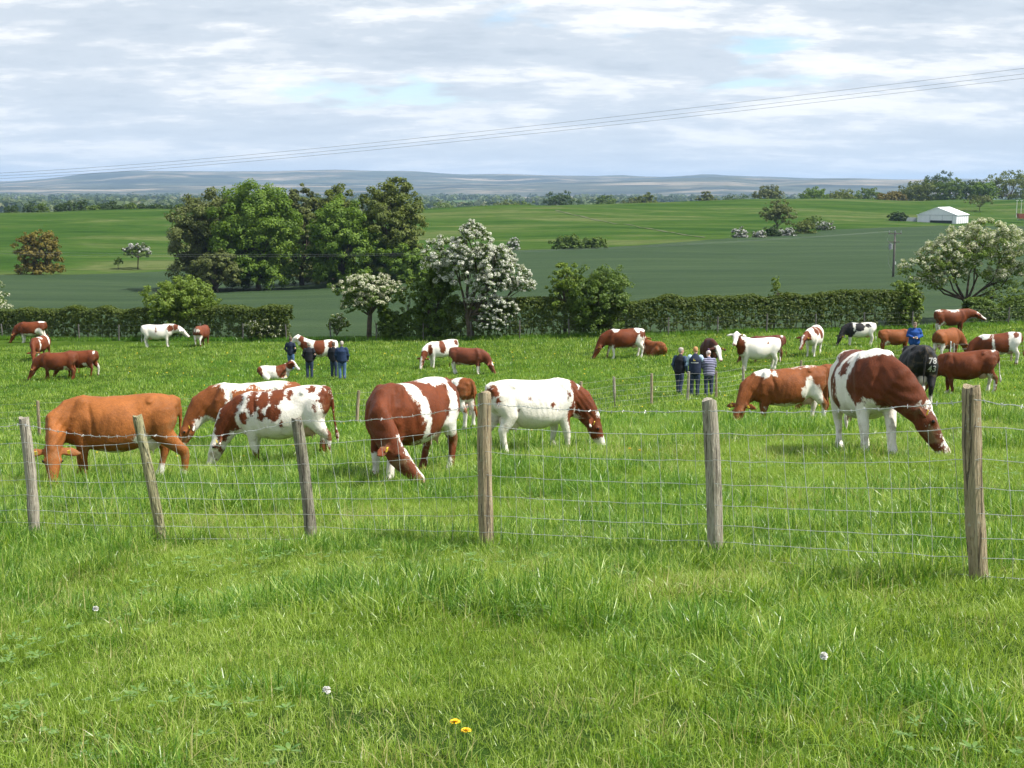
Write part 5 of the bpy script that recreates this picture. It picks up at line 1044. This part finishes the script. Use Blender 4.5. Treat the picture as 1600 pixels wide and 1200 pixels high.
def scatter(name, label, cat, pts, scl, rot, pick, meshes):
    me = bpy.data.meshes.new(name); me.vertices.add(len(pts)); me.vertices.foreach_set('co', np.asarray(pts, np.float32).ravel())
    for k, a, ty in (('scl', scl, 'FLOAT'), ('rotz', rot, 'FLOAT'), ('pick', pick, 'INT')):
        at = me.attributes.new(k, ty, 'POINT'); at.data.foreach_set('value', np.asarray(a, np.int32 if ty == 'INT' else np.float32))
    o = obj(name, me, kind='stuff'); tag(o, label, cat)
    g = bpy.data.node_groups.new(name, 'GeometryNodeTree'); N, L = g.nodes, g.links
    g.interface.new_socket('Geometry', in_out='INPUT', socket_type='NodeSocketGeometry'); g.interface.new_socket('Geometry', in_out='OUTPUT', socket_type='NodeSocketGeometry')
    gi = N.new('NodeGroupInput'); go = N.new('NodeGroupOutput'); join = N.new('GeometryNodeJoinGeometry')
    def named(k, ty):
        n = N.new('GeometryNodeInputNamedAttribute'); n.data_type = ty; n.inputs['Name'].default_value = k; return n.outputs['Attribute']
    scl_, rot_, pk = named('scl', 'FLOAT'), named('rotz', 'FLOAT'), named('pick', 'INT')
    cb = N.new('ShaderNodeCombineXYZ'); L.new(rot_, cb.inputs[2])
    for i, m in enumerate(meshes):
        src = bpy.data.objects.new(m.name, m)
        oi = N.new('GeometryNodeObjectInfo'); oi.inputs['Object'].default_value = src; oi.inputs['As Instance'].default_value = True
        cmp = N.new('FunctionNodeCompare'); cmp.data_type = 'INT'; cmp.operation = 'EQUAL'
        ins = [s for s in cmp.inputs if s.type == 'INT']; L.new(pk, ins[0]); ins[1].default_value = i
        ip = N.new('GeometryNodeInstanceOnPoints'); L.new(gi.outputs[0], ip.inputs['Points']); L.new(cmp.outputs[0], ip.inputs['Selection'])
        L.new(oi.outputs['Geometry'], ip.inputs['Instance']); L.new(cb.outputs[0], ip.inputs['Rotation']); L.new(scl_, ip.inputs['Scale'])
        L.new(ip.outputs[0], join.inputs[0])
    L.new(join.outputs[0], go.inputs[0])
    md = o.modifiers.new('scatter', 'NODES'); md.node_group = g
    return o
def field_points(y0, y1, density, rng, half=0.44, pad=1.2):
    A = (y1 - y0) * (half * (y0 + y1) + 2 * pad); n = int(A * density)
    y = np.sqrt(rng.uniform(0, 1, n) * (y1**2 - y0**2) + y0**2) if y0 > 6 else rng.uniform(y0, y1, n)
    x = rng.uniform(-1, 1, n) * (half * y + pad)
    return x, y
def grass():
    short = [tuft('grass_tuft', 54, 0.15, (0.035, 0.095), (0.0015, 0.0030), 0.75, GR, 200 + i) for i in range(5)]
    tall = [tuft('grass_tuft', 42, 0.11, (0.07, 0.17), (0.0018, 0.0036), 0.95, GL if i % 2 else GR, 220 + i, 4) for i in range(4)]
    straw = [tuft('straw_tuft', 9, 0.12, (0.08, 0.2), (0.0014, 0.0024), 1.0, GS, 240 + i, 4) for i in range(2)]
    ms = short + tall + straw
    rng = np.random.default_rng(77)
    bands = [(2.2, 6.5, 210, 1.0), (6.5, 11, 165, 1.08), (11, 17, 105, 1.45), (17, 27, 58, 1.85)]
    X, Y, S_, K = [], [], [], []
    for y0, y1, dn, sc in bands:
        x, y = field_points(y0, y1, dn, rng); n = len(x)
        lush = vnoise(x * 0.75 + 9, y * 0.75, 31) * 0.6 + vnoise(x * 2.1, y * 2.1, 32) * 0.4
        fence = np.exp(-((y - 9.6 + 0.35 * x) / 0.8) ** 2) * 0.12 + 0.05 * ((y > 8) & (y < 24))
        u = rng.uniform(0, 1, n); istall = u < np.clip((lush + fence - 0.52) * 3.6, 0.015, 0.9)
        isstraw = (~istall) & (rng.uniform(0, 1, n) < 0.05 + 0.12 * (vnoise(x * 0.5, y * 0.5, 33) > 0.6))
        pick = np.where(istall, 5 + rng.integers(0, 4, n), np.where(isstraw, 9 + rng.integers(0, 2, n), rng.integers(0, 5, n)))
        s = sc * (0.58 + 1.0 * lush ** 1.3) * rng.uniform(0.8, 1.2, n)
        X.append(x); Y.append(y); S_.append(s); K.append(pick)
    X, Y, S_, K = map(np.concatenate, (X, Y, S_, K))
    scatter('grass', 'short and tussocky green pasture grass nearest the camera', 'grass', np.column_stack([X, Y, ground(X, Y)]), S_, rng.uniform(0, 6.28, len(X)), K, ms)
    far = [tuft('grass_tuft', 16, 0.26, (0.07, 0.16), (0.006, 0.011), 0.6, GR if i < 3 else GL, 260 + i, 2) for i in range(5)]
    X, Y, S_, K = [], [], [], []
    for y0, y1, dn, sc in [(27, 42, 16, 1.2), (42, 62, 9, 1.4), (62, 84, 5.5, 1.6)]:
        x, y = field_points(y0, y1, dn, rng); ok = y < np.array([np.interp(a, [-60, -40, -20, 0, 30, 60], [89, 86, 83, 79.5, 80.5, 83]) for a in x]); x, y = x[ok], y[ok]
        X.append(x); Y.append(y); S_.append(sc * rng.uniform(0.7, 1.25, len(x)) * (0.75 + 0.5 * vnoise(x * 0.3, y * 0.3, 34))); K.append(rng.integers(0, 5, len(x)))
    X, Y, S_, K = map(np.concatenate, (X, Y, S_, K))
    scatter('grass', 'shorter grazed grass over the field beyond the near fence', 'grass', np.column_stack([X, Y, ground(X, Y)]), S_, rng.uniform(0, 6.28, len(X)), K, far)
    # rough grass along the foot of the hedge
    vx = rng.uniform(-45, 48, 1500); vy = np.array([HY(a) for a in vx]) - 1.0 + rng.normal(size=1500) * 0.25
    scatter('verge_grass', 'rank dark grass along the foot of the hedges', 'grass', np.column_stack([vx, vy, ground(vx, vy)]), rng.uniform(1.4, 2.8, 1500), rng.uniform(0, 6.28, 1500), rng.integers(0, 2, 1500), [tuft('grass_tuft', 24, 0.2, (0.1, 0.2), (0.006, 0.012), 0.6, GL, 290 + i, 2) for i in range(2)])
    # clover, dock and plantain leaves low in the near sward
    wm = leafy('weed_leaves', [(0.1, (0.07, 0.15, 0.03)), (0.5, (0.13, 0.24, 0.05)), (0.9, (0.24, 0.34, 0.12))], 0.3, 0.5)
    def rosette(seed, n, l, w):
        r_ = np.random.default_rng(seed); V, Fc, T = [], [], []
        for i in range(n):
            a = i * 2.4 + r_.uniform(-0.3, 0.3); ll = l * r_.uniform(0.6, 1.1); up = r_.uniform(0.25, 0.8); d = Vector((math.cos(a), math.sin(a), 0)); sd = Vector((-d.y, d.x, 0)); b = len(V)
            for g, ww in ((0.15, 0.25), (0.45, 0.95), (0.75, 0.9), (1.0, 0.12)):
                c = d * ll * g + Vector((0, 0, ll * up * (g - 0.45 * g * g) + 0.02)); V += [c - sd * w * ww, c + sd * w * ww]; t_ = r_.uniform(0, 1); T += [t_, t_]
            for k in range(3): Fc.append((b + 2*k, b + 2*k + 1, b + 2*k + 3, b + 2*k + 2))
        return mesh_np('weed_rosette', V, Fc, wm, attrs={'rnd': T})
    x, y = field_points(3.5, 16, 16, rng); kp = vnoise(x * 0.6 + 4, y * 0.6, 51) > 0.5; x, y = x[kp], y[kp]
    scatter('weeds', 'low clover and plantain leaves among the near grass', 'weeds', np.column_stack([x, y, ground(x, y) + 0.03]), rng.uniform(0.7, 1.3, len(x)), rng.uniform(0, 6.28, len(x)), rng.integers(0, 4, len(x)), [rosette(1, 7, 0.035, 0.007), rosette(2, 9, 0.028, 0.007), rosette(3, 5, 0.055, 0.008), rosette(4, 12, 0.026, 0.006)])
    # buttercups dotted over the field
    yel = plain('buttercup_petal', (0.80, 0.56, 0.02), 0.4, vary=0.1); V, Fc = [], []
    n = 520; x, y = field_points(17, 76, 0.16, rng); x, y = x[:n], y[:n]
    kp = vnoise(x * 0.15, y * 0.15, 41) > 0.38; x, y = x[kp], y[kp]; z = ground(x, y) + rng.uniform(0.12, 0.2, len(x)); r = rng.uniform(0.013, 0.024, len(x)) * np.clip(y / 40, 0.8, 1.6)
    for a, b, c, q in zip(x, y, z, r):
        i = len(V); V += [(a - q, b - q, c), (a + q, b - q, c), (a + q, b + q, c), (a - q, b + q, c), (a, b, c + q * 0.8), (a, b, c - q * 0.9)]
        Fc += [(i, i+1, i+4), (i+1, i+2, i+4), (i+2, i+3, i+4), (i+3, i, i+4), (i+1, i, i+5), (i+2, i+1, i+5), (i+3, i+2, i+5), (i, i+3, i+5)]
    o = obj('buttercups', mesh_np('buttercups', V, Fc, yel), kind='stuff'); tag(o, 'tiny yellow buttercups dotted over the grazed field', 'flowers')
grass()
# dandelions standing up out of the near grass
DY = plain('dandelion_yellow', (0.85, 0.55, 0.02), 0.5, vary=0.15, scale=60); DC = plain('dandelion_clock', (0.75, 0.74, 0.70), 0.9, vary=0.1); DSM = plain('dandelion_stem', (0.20, 0.26, 0.08))
def dandelion(label, u, v, kind, h=0.14):
    p = P(u, v + 4); e = tag(empty('dandelion', p), label, 'dandelion', 'dandelions in the near grass'); rng = np.random.default_rng(int(u))
    m = MB(); tip = Vector((rng.normal() * 0.01, rng.normal() * 0.01, h)); m.tube([(0, 0, -0.03), tip * 0.5 + Vector((0.006, 0, 0)), tip], [0.003, 0.0027, 0.0024], n=6); m.build('stem', DSM, e)
    V, Fc = [], []; n = 60 if kind == 'y' else 90; r = 0.021 if kind == 'y' else 0.019
    for i in range(n):
        z = rng.uniform(-0.1, 1) if kind == 'y' else rng.uniform(-0.8, 1); a = i * 2.4; q = math.sqrt(max(0, 1 - z * z)); d = Vector((q * math.cos(a), q * math.sin(a), z * (0.45 if kind == 'y' else 1))); s_ = d.cross(Vector((0, 0, 1)) + d * 0.1).normalized() * 0.0022
        b = len(V); V += [tip + d * 0.002 - s_, tip + d * 0.002 + s_, tip + d * r + s_ * 1.4, tip + d * r - s_ * 1.4]; Fc.append((b, b + 1, b + 2, b + 3))
    obj('flower_head', mesh_np('flower_head', V, Fc, DY if kind == 'y' else DC), e)
dandelion('yellow dandelion beyond the near fence, first of a close pair', 984, 722, 'y', 0.2); dandelion('yellow dandelion beyond the near fence, second of a close pair', 998, 722, 'y', 0.2)
dandelion('yellow dandelion at the bottom picture edge, the taller of two', 708, 1186, 'y'); dandelion('yellow dandelion at the bottom picture edge, the lower of two', 729, 1190, 'y', 0.11)
dandelion('white dandelion clock in the grass below the stoutest fence post', 1283, 1078, 'c', 0.16); dandelion('white dandelion clock in the grass below the tilted split post', 514, 1116, 'c', 0.11); dandelion('pale dandelion clock in the grass below the two leaning posts', 150, 976, 'c', 0.12)
# ------------------------------------------------------------------ people
SKIN = plain('skin', (0.55, 0.33, 0.24), 0.55, vary=0.06)
def cloth(name, col, vary=0.2, scale=9):
    t = NT(name); p = t.pos('obj'); n = t.noise(p, scale, 4, 0.6); t.color(t.ramp(n, [(0.3, tuple(c * (1 - vary) for c in col)), (0.7, tuple(c * (1 + vary) for c in col))])); t.bump(n, 0.5, 0.03); t.p.inputs['Roughness'].default_value = 0.85; return t.m
def striped(name, a, b):
    t = NT(name); s = t.N.new('ShaderNodeSeparateXYZ'); t.L.new(t.pos('obj'), s.inputs[0])
    k = t.math('SINE', t.math('MULTIPLY', s.outputs[2], 2 * math.pi / 0.062)); t.color(t.mix(t.ramp(t.math('ADD', t.math('MULTIPLY', k, 0.5), 0.5), [(0.35, 0.0), (0.65, 1.0)]), a, b)); t.bump(k, 0.7, 0.02); return t.m
def hand(mb, w, fwd, side, s=1.0):
    """palm and five bent fingers from wrist w, pointing along fwd"""
    w, f, sd = Vector(w), Vector(fwd).normalized(), Vector(side).normalized(); dn = f.cross(sd)
    mb.tube([w, w + f * 0.05, w + f * 0.09], [0.03, 0.042, 0.04], [0.022, 0.02, 0.016], up=tuple(dn), n=8)
    for i, (o, l) in enumerate(((-0.031, 0.066), (-0.0105, 0.075), (0.0105, 0.071), (0.031, 0.056))):
        a = w + f * 0.088 + sd * o; mb.tube([a, a + f * l * 0.5 + dn * 0.006, a + f * l * 0.95 + dn * 0.022], [0.0095, 0.009, 0.007], n=6)
    a = w + f * 0.03 - sd * 0.03; mb.tube([a, a - sd * 0.025 + f * 0.03, a - sd * 0.032 + f * 0.062], [0.012, 0.0105, 0.009], n=6)
def person(label, u, v, hpx, heading, top, legs, hair=None, hat=None, arms=None, sleeve=None, stride=0.0, lean=0.0, hyaw=0.0, skirt=0.86, group=None, bulk=1.0, tall=1.74, hnod=0.0):
    p = P(u, v); s = min(max(hpx * mpp(p.y) / tall, 0.9), 1.12)
    e = tag(empty('person', (p.x, p.y, p.z - 0.02), math.radians(heading), s), label, 'person', group)
    arms = arms or [((-0.02, 0.27, 1.13), (0.10, 0.25, 0.89)), ((-0.02, -0.27, 1.13), (0.10, -0.25, 0.89))]
    L = lambda z: lean * max(0, z - 0.95)
    sp = [(0.0, 0, 0.92), (L(1.15) - 0.01, 0, 1.15), (L(1.35), 0, 1.35), (L(1.46) + 0.01, 0, 1.46)]
    hc = Vector((L(1.62) + 0.035 + hnod * 0.06, 0, 1.625 - hnod * 0.03)); nk = Vector((L(1.46), 0, 1.44))
    a = hyaw; hf = Vector((math.cos(a), math.sin(a), -0.25 * hnod)).normalized(); hs = Vector((-math.sin(a), math.cos(a), 0))
    feet = [(stride, 0.10), (-stride, -0.10)]
    b = MB()                                                                    # the body, one skin
    b.tube(sp, [0.13, 0.12, 0.15, 0.06], [0.10, 0.09, 0.10, 0.06], up=(1, 0, 0), n=14)
    b.tube([nk - Vector((0, 0, 0.03)), nk.lerp(hc, 0.6)], [0.056, 0.052], n=12)
    hr = []
    for dz, rx, ry, ox in [(-0.118, 0.035, 0.03, 0.03), (-0.10, 0.055, 0.05, 0.02), (-0.06, 0.078, 0.064, 0.008), (-0.02, 0.09, 0.071, 0.0), (0.03, 0.097, 0.076, -0.004), (0.075, 0.088, 0.07, -0.008), (0.105, 0.06, 0.05, -0.01), (0.12, 0.02, 0.018, -0.01)]:
        hr.append([hc + Vector((0, 0, dz)) + hf * (ox + rx * math.cos(2 * math.pi * k / 14)) + hs * (ry * math.sin(2 * math.pi * k / 14)) for k in range(14)])
    b.rings(hr)
    b.tube([hc + hf * 0.088 + Vector((0, 0, 0.018)), hc + hf * 0.108 - Vector((0, 0, 0.022))], [0.011, 0.016], n=8)
    b.tube([hc + hf * 0.082 - Vector((0, 0, 0.055)) - hs * 0.02, hc + hf * 0.082 - Vector((0, 0, 0.055)) + hs * 0.02], 0.009, n=6)
    for q in (-1, 1): b.ball(hc + hs * q * 0.078 - hf * 0.008, (0.018, 0.012, 0.03), 8, 6)
    for (fx, fy) in feet: b.tube([(0, fy * 0.9, 0.9), (fx * 0.45 + 0.015, fy, 0.5), (fx, fy, 0.09)], [0.075, 0.05, 0.04], n=10)
    for q, (el, wr) in zip((1, -1), arms):
        sh = Vector((L(1.4), q * 0.185, 1.40)); el, wr = Vector(el), Vector(wr)
        b.tube([sh, el, wr], [0.045, 0.036, 0.027], n=8); hand(b, wr, wr - el + Vector((0.02, 0, -0.02)), Vector((0, 0, 1)).cross(wr - el) + Vector((0.1, 0, 0)))
    bd = obj('body', remesh(b, 'body', 0.014, 2, SKIN, 0.4), e)
    m = MB()
    for q in (-1, 1): m = MB(); m.ball(hc + hf * 0.088 + hs * q * 0.032 + Vector((0, 0, 0.012)), 0.009, 8, 6); m.build('eye', EYE, bd, True)
    j = MB(); w = bulk                                                           # jacket
    j.tube([(L(0.9), 0, skirt), (L(1.0), 0, 1.0), (L(1.15), 0, 1.15), (L(1.3), 0, 1.30), (L(1.4), 0, 1.40), (L(1.46), 0, 1.465)], [0.195 * w, 0.19 * w, 0.188 * w, 0.205 * w, 0.185, 0.085], [0.145 * w, 0.14 * w, 0.138 * w, 0.145 * w, 0.115, 0.08], up=(1, 0, 0), n=20)
    sl = j if not sleeve else MB()
    for q, (el, wr) in zip((1, -1), arms):
        sh = Vector((L(1.4), q * 0.175, 1.395)); el, wr = Vector(el), Vector(wr); sl.tube([sh, sh.lerp(el, 0.5) + Vector((0, q * 0.012, 0)), el, wr.lerp(el, 0.08)], [0.083 * w, 0.072 * w, 0.066 * w, 0.052], n=12)
    jk = obj('jacket' if not sleeve else 'gilet', remesh(j, 'jacket', 0.021, 3, top), e)
    if sleeve: obj('sleeves', remesh(sl, 'sleeves', 0.015, 2, sleeve), e)
    t = MB()
    for (fx, fy) in feet: t.tube([(0, fy * 0.85, 0.93), (fx * 0.3 + 0.01, fy, 0.68), (fx * 0.5 + 0.025, fy * 1.02, 0.5), (fx * 0.8, fy, 0.28), (fx, fy, 0.085)], [0.105, 0.095, 0.078, 0.07, 0.068], [0.12, 0.10, 0.082, 0.075, 0.075], up=(1, 0, 0), n=12)
    t.tube([(0, 0, 0.84), (0, 0, 0.97)], [0.17, 0.17], [0.125, 0.125], up=(1, 0, 0), n=14)
    obj('trousers', remesh(t, 'trousers', 0.022, 3, legs), e)
    for (fx, fy) in feet:
        m = MB(); m.tube([(fx - 0.07, fy, 0.045), (fx + 0.03, fy, 0.05), (fx + 0.15, fy, 0.032)], [0.045, 0.05, 0.042], [0.05, 0.05, 0.03], n=10); m.build('shoe', SHOE, e, True)
    if hair:
        m = MB(); rr = []
        for dz, rx, ry, ox in [(-0.05, 0.062, 0.075, -0.045), (0.0, 0.072, 0.082, -0.037), (0.045, 0.098, 0.084, -0.012), (0.085, 0.094, 0.078, -0.008), (0.115, 0.07, 0.058, -0.008), (0.132, 0.025, 0.02, -0.01)]:
            rr.append([hc + Vector((0, 0, dz)) + hf * (ox + rx * math.cos(2 * math.pi * k / 14)) + hs * (ry * math.sin(2 * math.pi * k / 14)) for k in range(14)])
        m.rings(rr); m.build('hair', hair, bd, True)
    if hat:
        m = MB(); rr = []; kind, hm = hat; z0 = 0.02 if kind == 'bobble' else 0.045
        for dz, k_ in [(z0, 1.05), (z0 + 0.03, 1.08), (0.10, 0.95), (0.13, 0.6), (0.145, 0.15)]:
            rr.append([hc + Vector((0, 0, dz)) + hf * (-0.006 + 0.1 * k_ * math.cos(2 * math.pi * k / 14)) + hs * (0.082 * k_ * math.sin(2 * math.pi * k / 14)) for k in range(14)])
        m.rings(rr)
        if kind == 'cap': m.tube([hc + hf * 0.07 + Vector((0, 0, 0.052)), hc + hf * 0.15 + Vector((0, 0, 0.042))], [0.07, 0.05], [0.012, 0.008], n=10)
        h_ = m.build('cap' if kind == 'cap' else 'woolly_hat', hm, e, True)
        if kind == 'bobble': q = MB(); q.ball(hc + Vector((0, 0, 0.175)), 0.045, 10, 8); q.build('bobble', POM, h_, True)
    return e
SHOE = plain('dark_boots', (0.03, 0.028, 0.026), 0.6); POM = plain('purple_bobble', (0.09, 0.05, 0.10), 0.95)
JEAN = cloth('blue_jeans', (0.075, 0.14, 0.27)); DJEAN = cloth('dark_jeans', (0.03, 0.045, 0.085)); NAVY = cloth('navy_jacket', (0.016, 0.024, 0.05)); BLK = cloth('black_jacket', (0.014, 0.015, 0.02)); NAVY2 = cloth('blue_navy_jacket', (0.014, 0.03, 0.075))
GREYH = plain('grey_hair', (0.42, 0.37, 0.32), 0.8); BRNH = plain('brown_hair', (0.12, 0.085, 0.06), 0.8); GINH = plain('ginger_hair', (0.45, 0.24, 0.10), 0.8); LBLUE = cloth('pale_blue_shirt', (0.42, 0.56, 0.72), 0.1); SLATE = cloth('slate_blue_sleeve', (0.045, 0.075, 0.13)); BLUE = cloth('bright_blue_jacket', (0.014, 0.065, 0.26)); TWEED = plain('brown_cap', (0.16, 0.12, 0.09), 0.9); KNIT = plain('pale_pink_knit', (0.62, 0.52, 0.50), 0.95)
STRIPE = striped('quilted_lilac_grey', (0.10, 0.10, 0.17), (0.30, 0.30, 0.42))
G4 = 'four men standing together'; pocket = [((-0.06, 0.30, 1.13), (0.06, 0.22, 0.95)), ((-0.06, -0.30, 1.13), (0.06, -0.22, 0.95))]
person('man in navy jacket and pale blue jeans, standing apart beside the lying cow', 455, 578, 52, 75, NAVY, JEAN, BRNH, group=G4, arms=pocket)
person('man in black jacket and dark jeans seen from behind', 484, 591, 57, 88, BLK, DJEAN, GREYH, group=G4, arms=pocket, bulk=1.08)
person('man in dark jacket half hidden by the man in the wide navy coat', 522, 590, 56, 70, BLK, DJEAN, BRNH, group=G4, bulk=1.05)
person('man in wide navy coat and blue jeans with a bare hand hanging', 535, 593, 60, 95, NAVY2, JEAN, GREYH, group=G4, bulk=1.22)
G3 = 'three people at the thin fence'
hold = [((0.10, 0.26, 1.15), (0.27, 0.10, 1.02)), ((0.10, -0.26, 1.15), (0.27, -0.10, 1.02))]
person('grey-haired man in dark gilet with slate sleeves, looking sideways at his neighbour', 1061, 617, 74, 55, BLK, DJEAN, GREYH, sleeve=SLATE, stride=0.12, lean=0.10, hyaw=-0.9, group=G3, bulk=1.08)
vest = person('ginger-haired man in navy gilet with a yellow emblem and pale blue sleeves', 1085, 620, 79, 78, NAVY, DJEAN, GINH, sleeve=LBLUE, lean=0.12, hyaw=-0.35, group=G3, bulk=1.12, arms=hold, hnod=0.6)
person('person in lilac-grey quilted coat and bobble hat', 1107, 620, 71, 98, STRIPE, DJEAN, None, ('bobble', KNIT), group=G3, bulk=1.15, arms=hold, hnod=0.8, lean=0.08, tall=1.70)
scribe = person('person in bright blue jacket and cap writing in a notebook', 1427, 563, 60, -100, BLUE, NAVY2, None, ('cap', TWEED), bulk=1.3, arms=[((0.06, 0.31, 1.14), (0.30, 0.10, 1.06)), ((0.06, -0.31, 1.14), (0.30, -0.09, 1.08))], skirt=0.80, hnod=0.5)
# emblem and small white lettering on the back of the navy gilet
def vest_print(e):
    g = next(c for c in e.children if c.name.startswith('gilet')); bv = BVHTree.FromPolygons([v.co.copy() for v in g.data.vertices], [tuple(p.vertices) for p in g.data.polygons])
    def patch(name, y, z, w, h, mat):
        V, Fc = [], []
        for i in range(4):
            for j in range(4):
                yy, zz = y + w * (i / 3 - 0.5), z + h * (j / 3 - 0.5); hit = bv.ray_cast(Vector((-1, yy, zz)), Vector((1, 0, 0)))[0]; V.append(((hit.x if hit else -0.13) - 0.005, yy, zz))
        for i in range(3):
            for j in range(3): a = i * 4 + j; Fc.append((a, a + 1, a + 5, a + 4))
        obj(name, mesh_np(name, V, Fc, mat), g)
    Yw = plain('yellow_print', (0.72, 0.58, 0.10)); Wh = plain('white_print', (0.66, 0.68, 0.70))
    patch('emblem', 0.02, 1.29, 0.075, 0.03, Yw); patch('emblem', 0.04, 1.325, 0.02, 0.04, Yw)
    for k in range(7): patch('lettering', 0.12 - k * 0.037, 1.215 - 0.002 * (k % 2), 0.024, 0.034, Wh)
vest_print(vest)
nb = MB(); nb.box((-0.09, -0.065, -0.008), (0.09, 0.065, 0.008)); q = scribe.matrix_basis
loc = Vector(scribe.location) + Matrix.Rotation(scribe.rotation_euler.z, 3, 'Z') @ (Vector((0.39, 0.02, 1.10)) * scribe.scale.x)
o = nb.build('notebook', plain('white_paper', (0.78, 0.78, 0.76), 0.7, vary=0.03), loc=loc); o.rotation_euler = (0, -0.35, scribe.rotation_euler.z); tag(o, 'white notebook held by the person in the blue jacket', 'notebook')
# ------------------------------------------------------------------ haze in the air
def haze():
    m = bpy.data.materials.new('haze'); m.use_nodes = True; nt = m.node_tree
    for n in list(nt.nodes):
        if n.type != 'OUTPUT_MATERIAL': nt.nodes.remove(n)
    v = nt.nodes.new('ShaderNodeVolumePrincipled'); v.inputs['Color'].default_value = (0.48, 0.70, 1.0, 1); v.inputs['Density'].default_value = 0.000075
    v.inputs['Anisotropy'].default_value = 0.1
    nt.links.new(v.outputs[0], nt.nodes['Material Output'].inputs['Volume'])
    b = MB(); b.box((-12500, -400, -75), (12500, 15000, 150)); o = b.build('haze', m); o['kind'] = 'stuff'; tag(o, 'thin blue haze over the far valley and hills', 'haze')
haze()
